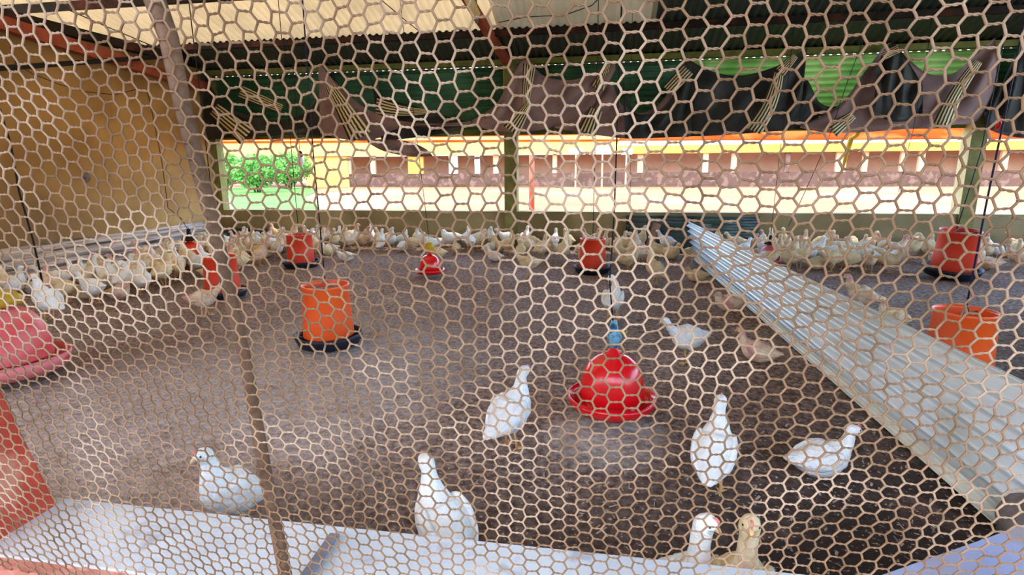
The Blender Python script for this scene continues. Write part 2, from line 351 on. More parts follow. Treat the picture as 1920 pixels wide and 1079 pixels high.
# posts on the back wall
def post(x0, x1, label, cap=False):
    mb = MB(); mb.box((x0, YB-.03, LEDGE+.001), (x1, YB+.17, 2.41)); mb.box((x0, YB-.03, 0), (x1, YB-.002, LEDGE+.001)); mb.box((x0-.005, YB-.028, LEDGE+.002), (x0-.0005, YB+.165, 2.41), 1)  # last box: thin left face whose colour carries the light falling on it
    return tag(mb.build('concrete_post', [M['post'], M['creamside']]), label, 'post', 'posts on the back wall')
post(-1.375, -1.21, 'olive post in the middle of the back opening')
post(4.26, 4.43, 'olive post with cream-lit edge at the right of the back opening')
m = MB(); m.box((XL+.005, YB+.01, LEDGE), (XL+.09, YB+.16, 2.42)); tag(m.build('concrete_post', M['post']), 'narrow post in the corner where the stained wall meets the opening', 'post', 'posts on the back wall')
# ------------------------------------------------------------------ green upper sheets
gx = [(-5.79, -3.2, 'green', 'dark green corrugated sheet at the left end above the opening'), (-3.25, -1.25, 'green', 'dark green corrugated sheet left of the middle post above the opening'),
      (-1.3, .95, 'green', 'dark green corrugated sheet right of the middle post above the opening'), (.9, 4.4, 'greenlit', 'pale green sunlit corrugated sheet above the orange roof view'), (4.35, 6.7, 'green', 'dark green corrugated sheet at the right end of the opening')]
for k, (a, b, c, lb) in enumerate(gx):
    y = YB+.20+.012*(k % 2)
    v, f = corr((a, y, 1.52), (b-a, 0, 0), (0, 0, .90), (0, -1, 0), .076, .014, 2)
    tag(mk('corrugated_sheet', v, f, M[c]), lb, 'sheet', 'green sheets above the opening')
# ------------------------------------------------------------------ tarps
def interp(pts, t):
    n = len(pts)-1; x = t*n; i = min(int(x), n-1); a = x-i
    p0 = pts[max(i-1, 0)]; p1 = pts[i]; p2 = pts[i+1]; p3 = pts[min(i+2, n)]
    return tuple(.5*((2*p1[k])+(-p0[k]+p2[k])*a+(2*p0[k]-5*p1[k]+4*p2[k]-p3[k])*a*a+(-p0[k]+3*p1[k]-3*p2[k]+p3[k])*a**3) for k in range(len(p1)))
def tarp(top, bot, Y, m_, label, seed, bulge=.10, nu=46, nv=14, th=.004):
    v = []; rnd = random.Random(seed); ph = rnd.random()*6
    for lay in (0, 1):
        for i in range(nu+1):
            a = interp(top, i/nu); b = interp(bot, i/nu)
            for j in range(nv+1):
                s = j/nv; px = a[0]*(1-s)+b[0]*s; py = a[1]*(1-s)+b[1]*s
                d = bulge*math.sin(PI*s)*.8+.034*math.sin(i/nu*24+ph+s*5)*math.sin(PI*min(1, s*1.1))+.026*math.sin(i/nu*11+s*9+ph*2)
                v.append(atY(px, py, Y-d-th*lay))
    R = nv+1; k = (nu+1)*R; f = []
    for i in range(nu):
        for j in range(nv):
            q = (i*R+j, i*R+j+1, (i+1)*R+j+1, (i+1)*R+j); f.append(q[::-1]); f.append(tuple(x+k for x in q))
    for i in range(nu):
        f.append((i*R, (i+1)*R, (i+1)*R+k, i*R+k)); f.append((i*R+nv, i*R+nv+k, (i+1)*R+nv+k, (i+1)*R+nv))
    for j in range(nv):
        f.append((j, j+k, j+1+k, j+1)); f.append((nu*R+j, nu*R+j+1, nu*R+j+1+k, nu*R+j+k))
    o = mk('hanging_tarp', v, f, m_); tag(o, label, 'tarp', 'tarps tied up along the opening'); return o
def band(par, a, b, w0, w1, Y, bend=0):
    """striped selvedge strip on a tarp, from pixel a to pixel b"""
    v = []; uv = []; n = 10; dx, dy = b[0]-a[0], b[1]-a[1]; l = math.hypot(dx, dy); nxp, nyp = -dy/l, dx/l
    for i in range(n+1):
        t = i/n; wd = w0*(1-t)+w1*t; bx = a[0]+dx*t+nxp*bend*math.sin(PI*t); by = a[1]+dy*t+nyp*bend*math.sin(PI*t)
        for s in (-.5, .5):
            v.append(atY(bx+nxp*wd*s, by+nyp*wd*s, Y-.012*math.sin(t*9))); uv.append((s+.5, t))
    f = [(2*i, 2*i+1, 2*i+3, 2*i+2) for i in range(n)]
    o = mk('striped_band', v, f, M['stripe'], par, uvs=uv); md = o.modifiers.new('s', 'SOLIDIFY'); md.thickness = .004
    return o
YT = YB-.06
tA = tarp([(374, 110), (400, 170), (440, 205), (520, 225), (580, 205), (625, 130)], [(384, 264), (430, 258), (490, 256), (550, 252), (600, 256), (650, 262)], YT, M['tarpdark'], 'black tarp draped low at the far left of the opening', 1, .05)
band(tA, (400, 205), (462, 256), 26, 38, YT-.09); band(tA, (450, 172), (528, 205), 24, 16, YT-.07)
tB0 = tarp([(690, 120), (705, 175), (740, 190), (800, 205), (850, 222), (880, 228)], [(715, 262), (745, 262), (780, 258), (820, 252), (850, 246), (872, 240)], YT-.01, M['tarpdark'], 'black tarp hanging left of the middle post behind the brown fold', 2, .03)
tB = tarp([(596, 118), (640, 165), (690, 205), (750, 226), (820, 232), (885, 227)], [(600, 250), (650, 262), (700, 262), (745, 242), (800, 238), (880, 236)], YT-.12, M['tarp'], 'brown tarp sweeping down from its tie to the left of the middle post', 3, .06)
band(tB, (618, 160), (676, 258), 16, 44, YT-.26); band(tB0, (705, 200), (800, 210), 32, 10, YT-.09, 4)
tC = tarp([(885, 226), (930, 195), (958, 145), (985, 112), (1020, 142), (1070, 150), (1115, 135), (1150, 110)], [(888, 236), (925, 245), (965, 248), (1000, 246), (1040, 238), (1080, 222), (1120, 190), (1156, 128)], YT-.03, M['tarp'], 'brown tarp gathered in a peak above the middle post', 4, .10)
band(tC, (993, 120), (984, 205), 24, 12, YT-.15); band(tC, (990, 198), (958, 246), 14, 34, YT-.17)
tD = tarp([(1036, 234), (1090, 205), (1140, 150), (1165, 195), (1200, 212), (1240, 190), (1284, 120)], [(1040, 240), (1085, 250), (1130, 255), (1170, 260), (1210, 260), (1250, 258), (1292, 257)], YT-.0, M['tarp'], 'brown tarp right of the middle post with its corner pulled up to a point', 5, .08)
band(tD, (1140, 118), (1120, 165), 10, 26, YT-.12); band(tD, (1118, 205), (1100, 250), 24, 34, YT-.14)
tD2 = tarp([(1168, 150), (1185, 205), (1210, 215), (1240, 205), (1275, 160), (1296, 120)], [(1172, 258), (1195, 259), (1220, 259), (1245, 258), (1270, 257), (1298, 256)], YT-.13, M['tarpdark'], 'narrow black tarp between the two brown folds right of the middle post', 6, .03)
band(tD2, (1290, 130), (1252, 170), 26, 24, YT-.2)
tE = tarp([(1280, 104), (1330, 132), (1385, 142), (1440, 130), (1480, 112), (1514, 86)], [(1284, 256), (1330, 255), (1380, 252), (1430, 248), (1478, 243), (1500, 225)], YT-.04, M['tarpdark'], 'wide black tarp over the left end of the orange roof view', 7, .10)
band(tE, (1492, 104), (1462, 135), 12, 22, YT-.2); band(tE, (1460, 138), (1412, 246), 20, 32, YT-.22, -8)
tF0 = tarp([(1486, 215), (1510, 150), (1535, 190), (1560, 200), (1590, 190), (1620, 160)], [(1488, 241), (1512, 243), (1540, 247), (1565, 249), (1590, 249), (1620, 248)], YT-.0, M['tarpdark'], 'short black tarp scrap tied between the two big tarps on the right', 8, .04)
band(tF0, (1530, 225), (1548, 240), 20, 20, YT-.1)
tF = tarp([(1500, 236), (1575, 195), (1625, 130), (1668, 80), (1700, 108), (1740, 138), (1785, 138), (1825, 108), (1866, 70)], [(1500, 240), (1550, 249), (1600, 249), (1640, 247), (1690, 243), (1740, 240), (1790, 234), (1835, 224), (1872, 150)], YT-.06, M['tarp'], 'big grey brown tarp with a central peak left of the right hand post', 9, .12)
band(tF, (1600, 215), (1560, 246), 16, 30, YT-.24); band(tF, (1835, 115), (1765, 238), 16, 34, YT-.24, 6)
tF2 = tarp([(1640, 140), (1655, 100), (1672, 80), (1690, 96), (1712, 130), (1730, 160)], [(1640, 215), (1655, 222), (1675, 228), (1695, 228), (1712, 222), (1730, 215)], YT-.21, M['tarpdark'], 'black tarp corner hanging from the central peak of the grey brown tarp', 10, .03)
band(tF2, (1655, 106), (1686, 92), 16, 16, YT-.27)
tG = tarp([(1846, 205), (1872, 170), (1900, 110), (1925, 78), (1960, 90), (2010, 120)], [(1846, 238), (1870, 250), (1900, 257), (1925, 259), (1960, 258), (2010, 257)], YT-.02, M['tarpdark'], 'black tarp at the right edge beyond the right hand post', 11, .08)
tH = tarp([(688, 262), (715, 261), (745, 262), (775, 268), (800, 280)], [(690, 268), (715, 282), (745, 290), (775, 294), (812, 293)], YT-.1, M['tarp'], 'loose mauve tarp flap drooping below the black tarp', 12, .03, 20, 6)
# ------------------------------------------------------------------ outside
m = MB(); m.box((-60, YB+.25, -.12), (60, 90, -.02)); struct(m.build('ground_yard', M['sand']))
m = MB(); m.box((-14, -12, -.2), (14, .70, -.1)); struct(m.build('ground_path', M['path']))
v = []; f = []
for i in range(41):
    for j in range(9):
        yy = 12.5+j*2.2; xr_ = -.545*yy+.3*math.sin(j*1.3)   # the lawn widens away from the house end
        v.append((xr_-(40-i)*.5, yy+.3*math.sin(i*.9), .01+.015*math.sin(i*3+j)))
for i in range(40):
    for j in range(8): f.append((i*9+j, (i+1)*9+j, (i+1)*9+j+1, i*9+j+1))
g = mk('lawn', v, f, M['grass']); tag(g, 'bright green lawn beyond the opening at the far left', 'grass', kind='stuff')
m = MB(); m.box((-14, -4.4, -.1), (14, -4.2, 2.5)); tag(m.build('sky_block_wall', M['leftwall']), 'unseen wall added behind the viewer to hold back low sky light', 'wall')  # unseen wall added behind the camera to cut low sky light on netting
FY = 31.5; fb = empty('poultry_house', (0, FY, 0))
tag(fb, 'long low poultry house across the yard with orange roof and cream fascia', 'building')
def fbx(name, a, b, m_, par=fb, mb=None):
    mb = MB(); mb.box((a[0], a[1]-FY, a[2]), (b[0], b[1]-FY, b[2])); return mb.build(name, m_, par)
fbx('low_wall', (-17.4, FY, -.1), (40, FY+.2, .74), M['farblock'])
fbx('rear_wall', (-17.4, FY+4, -.1), (40, FY+4.2, 1.8), M['farinside'])
fbx('end_wall', (-17.6, FY-.1, -.1), (-14.9, FY+.3, 1.8), M['farcream'])
fbx('fascia', (-25, FY-.3, 1.76), (.6, FY, 2.72), M['farcream'])
fbx('awning_strip', (.6, FY-.28, 1.72), (40, FY-.05, 2.14), M['faryellow'])
mb = MB(); mb.add([(-25, -.35, 2.70), (40, -.35, 2.1), (40, 5, 3.9), (-25, 5, 3.9), (-25, -.35, 2.60), (40, -.35, 2.03), (40, 5, 3.8), (-25, 5, 3.8)], [(0, 1, 2, 3), (7, 6, 5, 4), (0, 4, 5, 1), (1, 5, 6, 2), (2, 6, 7, 3), (3, 7, 4, 0)])
mb.build('roof', M['farroof'], fb)
for px, wd, k in ((850, 16, 'white'), (895, 9, 'white'), (930, 10, 'farpost'), (1040, 8, 'farpost'), (1200, 10, 'farpost'), (1322, 9, 'creamside'), (1375, 9, 'farpost'), (1475, 8, 'farblock'), (1575, 16, 'farpost'), (1620, 8, 'farpost'), (1725, 9, 'farpost'), (1690, 7, 'farpost'), (1880, 10, 'farpost'), (780, 30, 'faryellow'), (655, 8, 'farpost'), (700, 10, 'farpost')):
    x = atY(px, 320, FY).x; q = wd/FPX*FY/2
    fbx('window_post', (x-q, FY-.04, .72), (x+q, FY+.14, 1.8), M[k])
for px, py, w_ in ((1080, 284, 26), (1130, 280, 30), (1175, 284, 20)):
    p = atY(px, py, FY-1.0); mb = MB(); mb.box((-w_/70, -.05, -.16), (w_/70, .05, .16)); o = mb.build('white_sign_board', M['white'], loc=p)
    mb2 = MB(); mb2.box((-.04, -.04, -p.z-.05), (.04, .04, -.16)); mb2.build('board_leg', M['farpost'], o)
    tag(o, {1080: 'left white board under the cream fascia across the yard', 1130: 'middle wider white board under the cream fascia across the yard', 1175: 'white board nearest the orange roof across the yard'}[px], 'board', 'white boards across the yard')
pr = atz(997, 392); mb = MB(); mb.tube([(pr.x, pr.y, -.1), (pr.x, pr.y, atY(997, 291, pr.y).z)], .07); tag(mb.build('red_pole', M['redpole'], smooth=True), 'thin red pole standing in the sunny yard right of the middle post', 'pole')
a = atz(440, 396); b = atY(412, 345, a.y); mb = MB(); mb.tube([(a.x, a.y, -.05), b], .06); tag(mb.build('white_pole', M['white'], smooth=True), 'leaning white pole on the lawn by the green shrubs', 'pole')
def shrub(px, Y, wd, ht, seed, label):
    rnd = random.Random(seed); p = atY(px, 330, Y); root = empty('shrub', (p.x, p.y, 0)); tag(root, label, 'shrub', 'shrubs beyond the far left of the opening')
    v = []; f = []
    for i in range(2200):
        th = rnd.random()*2*PI; ph = math.acos(rnd.uniform(-1, 1)); r = rnd.random()**.4
        c = Vector((r*math.sin(ph)*math.cos(th)*wd, r*math.sin(ph)*math.sin(th)*wd*.7, ht*.55+r*math.cos(ph)*ht*.45))
        c += Vector((noise.noise(c*1.5), noise.noise(c*1.5+Vector((5, 5, 5))), 0))*.3
        a1 = Vector((rnd.uniform(-1, 1), rnd.uniform(-1, 1), rnd.uniform(-1, 1))).normalized(); a2 = a1.orthogonal().normalized(); s = rnd.uniform(.06, .13)
        k = len(v); v += [c-a1*s, c+a2*s*.5, c+a1*s, c-a2*s*.5]; f.append((k, k+1, k+2, k+3))
    mk('foliage', v, f, M['leaf'], root, smooth=False)
    mb = MB()
    for k in range(3):
        aa = k*2.1; mb.tube([(0.1*math.cos(aa), .1*math.sin(aa), -.05), (.3*math.cos(aa), .3*math.sin(aa), ht*.5), (.5*math.cos(aa)*wd*.6, .5*math.sin(aa), ht*.8)], [.05, .035, .015])
    mb.build('stem', M['trunk'], root, smooth=True)
shrub(420, 27.5, 1.25, 1.95, 1, 'leftmost green shrub beyond the opening beside the stained wall')
shrub(480, 24, 1.25, 1.75, 2, 'middle green shrub on the lawn beyond the opening')
shrub(540, 28, 1.3, 1.95, 3, 'green shrub nearest the cream end of the poultry house')
shrub(478, 30.5, 1.3, 1.9, 5, 'green shrub standing furthest back behind the other lawn shrubs')
# yellow pipe by the opening
pts = [atY(1606, 254, YB+.22), atY(1596, 260, YB+.28), atY(1588, 285, YB+.3), atY(1580, 318, YB+.3)]
pts = [Vector((pts[0].x+.03, YB+.15, 1.57))]+pts
mb = MB(); mb.tube(pts, [.02, .026, .034, .03, .012], 10); tag(mb.build('yellow_pipe', M['yellow'], smooth=True), 'curved yellow green pipe hanging from the rail in front of the orange roof', 'pipe')
# ------------------------------------------------------------------ stacked sheets
def sheet_thing(p0, L_, W_, nrm, mt, label, group=None, period=.076, amp=.009, nl=6, wave=None, name='corrugated_sheet'):
    v, f = corr(p0, L_, W_, nrm, period, amp, nl, wave=wave); return tag(mk(name, v, f, M[mt]), label, 'sheet', group)
# left stack, leaning on the stained wall
lb = ['top', 'second', 'third', 'fourth', 'lowest']
for k in range(5):
    x0 = XL+.05+.105*k; z0 = .345-.062*k
    sheet_thing((x0, 3.2+.07*k, z0), (0, 4.05-.05*k, -.004), (.15, 0, -.055), (.34, 0, .94), 'pinkzinc', '%s of the long dusty sheets stacked against the stained left wall' % lb[k], 'dusty sheets along the left wall', .075, .012, 8)
for k in range(3):
    a = atY(412, 428+k*7, YB-.03-.05*k); b = atY(512, 424+k*7, YB-.03-.05*k)
    sheet_thing((a.x, YB-.03-.05*k, a.z), (b.x-a.x, 0, 0), (0, -.14, -a.z+.02), (0, -.8, .5), 'teal', '%s teal sheet leaning in the far left corner behind the birds' % ('rearmost', 'middle', 'front')[k], 'teal sheets in the far left corner')
# teal sheets right of centre on the back wall
for k in range(3):
    x0 = (.27, .33, .55)[k]; x1 = (1.95, 1.70, 1.35)[k]
    sheet_thing((x0, YB-.04-.05*k, .45-.03*k), (x1-x0, -.02, -.02*k), (0, -.16, -.43+.03*k), (0, -.9, .35), 'teal', '%s dark teal sheet leaning on the back wall behind the white divider' % ('rearmost longest', 'middle', 'front shortest')[k], 'teal sheets on the back wall')
pa = atz(1212, 470); mb = MB(); mb.bar((pa.x, 7.28, .02), (pa.x+.12, 7.50, .36), .10, .025, (0, -1, .4)); tag(mb.build('wooden_plank', M['wood']), 'short brown plank leaning against the dark teal sheets', 'plank')
# white divider
bf = Vector((1.10, 7.30, .01)); bn = Vector((1.28, 1.62, .01))
def wv(a, b): return .010*math.sin(a*9)
for k in range(3):
    tf = Vector((1.02, 7.42, .425)); tn = Vector((1.36, 1.72, .425))
    s = Vector((.028*k, 0, -.02*k)); drop = (0, .03, -.05)[k]
    v, f = [], []
    P0 = bf+s*.6; P1 = bn+s*.6; Q0 = tf+s; Q1 = tn+s
    if k == 0: Q0 = P0+(Q0-P0)*.97; Q1 = P1+(Q1-P1)*.97
    if k == 1: P0 += Vector((0, .03, 0)); P1 += Vector((0, -.03, 0))
    nl = 24; nw = 56; th = .002
    for lay in (0, 1):
        for i in range(nl+1):
            for j in range(nw+1):
                a, b = i/nl, j/nw
                p = (P0*(1-a)+P1*a)*(1-b)+(Q0*(1-a)+Q1*a)*b
                p = p+Vector((-1, 0, .15))*(.0185*math.cos(2*PI*b*6)-th*(1-lay)*1+.012*math.sin(a*8+k)*math.sin(PI*b))
                v.append(p)
    R = nw+1; kk = (nl+1)*R
    for i in range(nl):
        for j in range(nw):
            q = (i*R+j, i*R+j+1, (i+1)*R+j+1, (i+1)*R+j); f.append(q); f.append(tuple(x+kk for x in q[::-1]))
    for i in range(nl): f.append((i*R, (i+1)*R, (i+1)*R+kk, i*R+kk)); f.append((i*R+nw, i*R+nw+kk, (i+1)*R+nw+kk, (i+1)*R+nw))
    for j in range(nw): f.append((j, j+kk, j+1+kk, j+1)); f.append((nl*R+j, nl*R+j+1, nl*R+j+1+kk, nl*R+j+kk))
    tag(mk('corrugated_sheet', v, f, M['zinc' if k != 1 else 'zincwarm']), ('long white corrugated sheet on edge facing the near birds, front of the divider', 'cream sheet sandwiched in the middle of the long white divider', 'rearmost white sheet of the long divider facing the right hand birds')[k], 'sheet', 'sheets of the white divider')
# kerb foot at the divider base
v, f = corr((1.03, 6.9, .012), (.175, -5.15, 0), (.04, 0, .04), (-.5, 0, .8), .035, .005, 14)
tag(mk('corrugated_sheet', v, f, M['zincwarm']), 'narrow cream strip of sheet lying along the foot of the white divider', 'sheet', 'sheets of the white divider')
# ------------------------------------------------------------------ feeders
def feeder(p, s, mt, label, tilt=0, rz=0, lift=0.0, rope=None, fill=True):
    root = empty('tube_feeder', (p[0], p[1], lift), rz); root.scale = (s, s, s); root.rotation_euler = (tilt, 0, rz)
    tag(root, label, 'feeder', 'orange hanging tube feeders')
    mb = MB(); mb.lathe([(.148, .055), (.150, .07), (.143, .20), (.136, .36), (.140, .365), (.140, .376), (.133, .376), (.130, .362), (.138, .20), (.144, .062)], 44, close=True)
    mb.build('tube', M[mt], root, smooth=True)
    mb = MB(); mb.lathe([(.0, .012), (.14, .012), (.17, .02), (.188, .055), (.196, .075), (.204, .075), (.200, .055), (.180, .008), (.15, 0), (0, 0)], 44)
    mb.build('pan', M['pan'], root, smooth=True)
    mb = MB()
    for k in range(8):
        a = k*PI/4; mb.bar((.03*math.cos(a), .03*math.sin(a), .05), (.187*math.cos(a), .187*math.sin(a), .06), .006, .01)
    mb.build('pan_grill', M['pan'], root)
    mb = MB(); mb.lathe([(0, .13), (.04, .12), (.09, .075), (.14, .05)], 24); mb.build('feed_cone', M['pan'], root, smooth=True)
    mb = MB(); mb.tube([(-.134, 0, .352), (0, 0, .352), (.134, 0, .352)], .006); mb.tube([(0, 0, .352), (0, 0, .16), (0, 0, .06)], .006); mb.tube([(-.05, 0, .352), (-.02, 0, .39), (0, 0, .40), (.02, 0, .39), (.05, 0, .352)], .004)
    mb.build('hanger', M['steel'], root, smooth=True)
    return root
def cord(pts, r, m_, label, par=None):
    mb = MB(); mb.tube(pts, r, 6)
    if par is None: return tag(mb.build('overhead_wire', M[m_], smooth=True), label, 'wire', 'loose wires under the roof')
    o = mb.build('cord', M[m_], par, smooth=True)
    o.matrix_parent_inverse = Matrix.LocRotScale(par.location, par.rotation_euler, par.scale).inverted(); return o
def roofcord(x, y, z, r, m_, label, dx=0, dy=0, par=None):
    yt = y+dy; zt = roofz(yt)-.03
    return cord([(x, y, z), (x+dx*.5, y+dy*.5, (z+zt)/2), (x+dx, yt, zt)], r, m_, label, par)
FE = []
def place_feeder(px, py, wpx, hcorr, mt, label, **kw):
    p = atz(px, py); d = (p-CAM).dot(cf); s = wpx/FPX*d/.286
    # the pixel is the front lip of the pan; step back by its radius
    dirv = Vector((p.x, p.y)).normalized(); c = p.to_2d()+dirv*.20*s
    r = feeder((c.x, c.y), s, mt, label, **kw); FE.append((c.x, c.y, .22*s)); global LAST; LAST = r; return c, s
c, s = place_feeder(620, 664, 92, 0, 'orange', 'bright orange tube feeder on navy pan, nearest of the open floor', rz=.5)
cord([(c.x, c.y, .40*s), (c.x-.01, c.y, 1.2), (c.x+.02, c.y, roofz(c.y)-.03)], .004, 'bluecord', 'cord holding the bright orange near feeder', par=LAST)
c, s = place_feeder(566, 506, 48, 0, 'redorange', 'red orange tube feeder among the back flock near the far left corner', rz=.2)
roofcord(c.x, c.y, .40*s, .004, 'darkcord', 'cord holding the feeder near the far left corner', par=LAST)
c, s = place_feeder(421, 566, 61, 0, 'redorange', 'red orange tube feeder seen behind the leaning rusty rod', rz=.2)
roofcord(c.x, c.y, .40*s, .004, 'darkcord', 'cord holding the feeder behind the rusty rod', par=LAST)
c, s = place_feeder(1110, 517, 50, 0, 'redorange', 'red orange tube feeder in the back flock right of the middle post', rz=.9)
roofcord(c.x, c.y, .40*s, .004, 'darkcord', 'cord holding the feeder right of the middle post', par=LAST)
c, s = place_feeder(1780, 528, 68, 0, 'redorange', 'tilted red orange tube feeder in the back flock beyond the divider', rz=.1, tilt=.10, lift=.02)
cord([(c.x, c.y+.02, .38*s), (c.x+.1, c.y+.02, 1.2), (c.x+.16, c.y, roofz(c.y)-.03)], .0045, 'bluecord', 'dark blue rope holding the tilted feeder beyond the divider', par=LAST)
c, s = place_feeder(1785, 735, 108, 0, 'orange', 'large orange tube feeder half hidden behind the white divider', rz=.7)
cord([(c.x, c.y, .40*s), (c.x+.01, c.y, .9), (c.x+.04, c.y, 1.8), (c.x+.05, c.y, roofz(c.y)-.03)], .0045, 'bluecord', 'blue rope holding the large feeder behind the white divider', par=LAST)
# ------------------------------------------------------------------ drinkers
def drinker(x, y, z, s, mt, label, top='hose', rz=0):
    root = empty('bell_drinker', (x, y, z), rz); root.scale = (s, s, s*.86); tag(root, label, 'drinker', 'red bell drinkers')
    mb = MB(); prof = [(.016, .262), (.03, .258), (.062, .245), (.092, .22), (.112, .185), (.124, .14), (.130, .09), (.133, .05), (.128, .045), (.125, .09), (.118, .14), (.106, .183), (.087, .215), (.058, .238), (.016, .25)]
    mb.lathe(prof, 48, close=True); mb.build('bell', M[mt], root, smooth=True)
    mb = MB(); mb.lathe([(.110, .048), (.112, .015), (.13, .004), (.155, .006), (.168, .028), (.175, .055), (.181, .055), (.177, .024), (.160, -.004), (.12, -.006), (.104, .01), (.104, .048)], 48, close=True)
    mb.build('trough', M[mt], root, smooth=True)
    mb = MB(); mb.lathe([(0, .30), (.012, .30), (.014, .285), (.02, .28), (.026, .262), (.040, .25), (.045, .235), (.0, .235)], 20); mb.bar((-.034, 0, .262), (.034, 0, .262), .012, .02)
    mb.build('neck', M[mt], root, smooth=True)
    if top == 'hose':
        mb = MB(); mb.tube([(0, 0, .29), (.002, 0, .33), (-.003, 0, .37), (0, 0, .42)], [.018, .022, .020, .012], 12); mb.tube([(.01, 0, .30), (.03, .0, .34), (.012, .0, .38), (.004, 0, .41)], .005)
        mb.tube([(-.014, 0, .33), (-.03, .0, .35), (-.018, .0, .38)], .005); mb.build('hose_valve', M['hose'], root, smooth=True)
        mb = MB(); n = 14; mb.tube([(.042+.012*math.cos(2*PI*k/n), 0, .365+.012*math.sin(2*PI*k/n)) for k in range(n+1)], .003, 6); mb.build('ring', M['yellow'], root, smooth=True)
    if top == 'jar':
        mb = MB(); mb.lathe([(0, .285), (.04, .285), (.058, .30), (.060, .37), (.05, .42), (.03, .44), (0, .44)], 24); mb.build('jar', M['yellow'], root, smooth=True)
    if top == 'lid':
        mb = MB(); mb.lathe([(0, .262), (.075, .262), (.078, .285), (.055, .31), (.02, .32), (0, .32)], 24); mb.build('lid', M['yellow'], root, smooth=True)
    if top == 'cap':
        mb = MB(); mb.lathe([(0, .285), (.075, .285), (.07, .31), (.03, .32), (.022, .36), (.016, .42), (0, .42)], 20); mb.build('cap', M['black'], root, smooth=True)
    return root
p = atz(1145, 787, .06); c = p.to_2d()+Vector((0, 1)).normalized()*.16
LAST = drinker(c.x+.005, c.y, .055, 1.08, 'red', 'glossy red bell drinker hanging with blue valve in the middle foreground', rz=.3); FE.append((c.x, c.y, .2))
zt = roofz(c.y)-.03
cord([(c.x, c.y, .43), (c.x-.02, c.y, .62), (c.x-.01, c.y, .9), (c.x, c.y, zt)], .0035, 'black', 'black cord holding the glossy red drinker in the foreground', par=LAST)
def place_drinker(px, py, wpx, mt, label, top, z=.03):
    p = atz(px, py, z); d = (p-CAM).dot(cf); s = wpx/FPX*d/.36; dirv = Vector((p.x, p.y)).normalized(); c = p.to_2d()+dirv*.17*s
    global LAST; LAST = drinker(c.x, c.y, z+.01, s, mt, label, top); FE.append((c.x, c.y, .25*s)); return c, s
c, s = place_drinker(807, 518, 56, 'red', 'small red drinker with amber jar on top in front of the back flock', 'jar')
roofcord(c.x, c.y, .47*s, .003, 'darkcord', 'thin cord above the drinker with the amber jar', dx=-.25, par=LAST)
c, s = place_drinker(20, 722, 212, 'reddusty', 'large dusty pink red bell drinker at the left edge', 'lid', .05)
c2 = c; roofcord(c.x-.0, c.y, .47*s, .004, 'black', 'black cord rising from the dusty drinker at the left edge', par=LAST)
c, s = place_drinker(362, 500, 66, 'redorange', 'red drinker with black cap in the left flock under the dusty sheets', 'cap')
px_ = [(355, 436), (340, 410), (315, 390), (303, 300), (283, 200), (276, 172), (255, 168), (215, 178), (160, 172), (110, 158), (60, 138), (30, 120)]
cord([(c.x, c.y, .42*s)]+[atY(q[0], q[1], c.y) if i < 6 else atY(q[0], q[1], c.y-.15*(i-5)) for i, q in enumerate(px_)]+[atY(20, 90, c.y-1)], .004, 'darkcord', 'black wire looping across the stained wall down to the capped drinker', par=LAST)
c, s = place_drinker(1440, 498, 52, 'reddusty', 'small dusty red drinker with black cap just beyond the far end of the divider', 'cap')
roofcord(c.x, c.y, .42*s, .003, 'darkcord', 'cord holding the capped drinker beyond the divider', dx=.05, par=LAST)
cord([atY(1478, 425, 6.6), atY(1500, 380, 6.6), atY(1550, 270, 6.6), atY(1590, 150, 6.6), atY(1640, 20, 6.6), atY(1668, -60, 6.6)], .0035, 'darkcord', 'slanting thin wire across the orange roof view')
cord([atY(1685, 360, 7.1), atY(1700, 290, 7.1), atY(1712, 245, 7.1), atY(1740, 90, 7.1), atY(1748, 20, 7.12)], .003, 'darkcord', 'fine wire left of the right hand post')
cord([atY(1182, 420, 6.9), atY(1182, 200, 6.9), atY(1185, 60, 6.9), atY(1186, 20, 6.9)], .003, 'darkcord', 'fine pale wire right of the black cord')
cord([atY(0, 205, 3.9), atY(20, 270, 3.9), atY(36, 360, 3.9), atY(62, 450, 3.9), atY(86, 560, 3.9)], .008, 'black', 'thick black cord at the left edge in front of the stained wall')
cord([atY(120, 15, 5.6), atY(200, 50, 5.8), atY(290, 88, 6.2), atY(320, 100, 6.6)], .006, 'black', 'black cable slanting under the pale roof sheets at top left')
cord([atY(715, 0, 6.2), atY(760, 38, 6.5), atY(800, 70, 6.9)], .005, 'black', 'short black cable under the roof sheets left of the rafter')
cord([atY(935, 42, 6.9), atY(985, 32, 6.6), atY(1060, 28, 6.5), atY(1110, 10, 6.3), atY(1140, -20, 6.2)], .005, 'black', 'thin cable swinging across the roof sheets right of the rafter')
# hanging lamp holder seen against the poultry house, tie of red cord, roof batten lamp
p = atY(563, 294, YB-.35); r_ = empty('pendant_bulb', (p.x, p.y, p.z)); tag(r_, 'small black lamp holder with white bulb hanging at the left of the opening', 'lamp')
mb = MB(); mb.lathe([(0, .08), (.012, .08), (.03, .06), (.034, 0), (.02, -.004), (0, -.004)], 16); mb.build('socket', M['black'], r_, smooth=True)
mb = MB(); mb.lathe([(0, 0), (.02, -.004), (.045, -.04), (.05, -.07), (.035, -.105), (0, -.12)], 18); mb.build('bulb', M['white'], r_, smooth=True)
mb = MB(); mb.tube([(0, 0, .08), (0, 0, roofz(p.y)-p.z-.03)], .004, 6); mb.build('flex', M['darkcord'], r_)
p = atY(1872, 232, YB-.32); mb = MB()
for k in range(5): mb.tube([(.02*math.sin(k*2), .01*k, -.07), (.03*math.cos(k*2.3), .0, .0), (.02*math.sin(k*3), 0, .08)], .007, 6)
tag(mb.build('red_knot', M['red'], smooth=True, loc=p), 'small knot of red cord tied at the right hand post', 'cord')
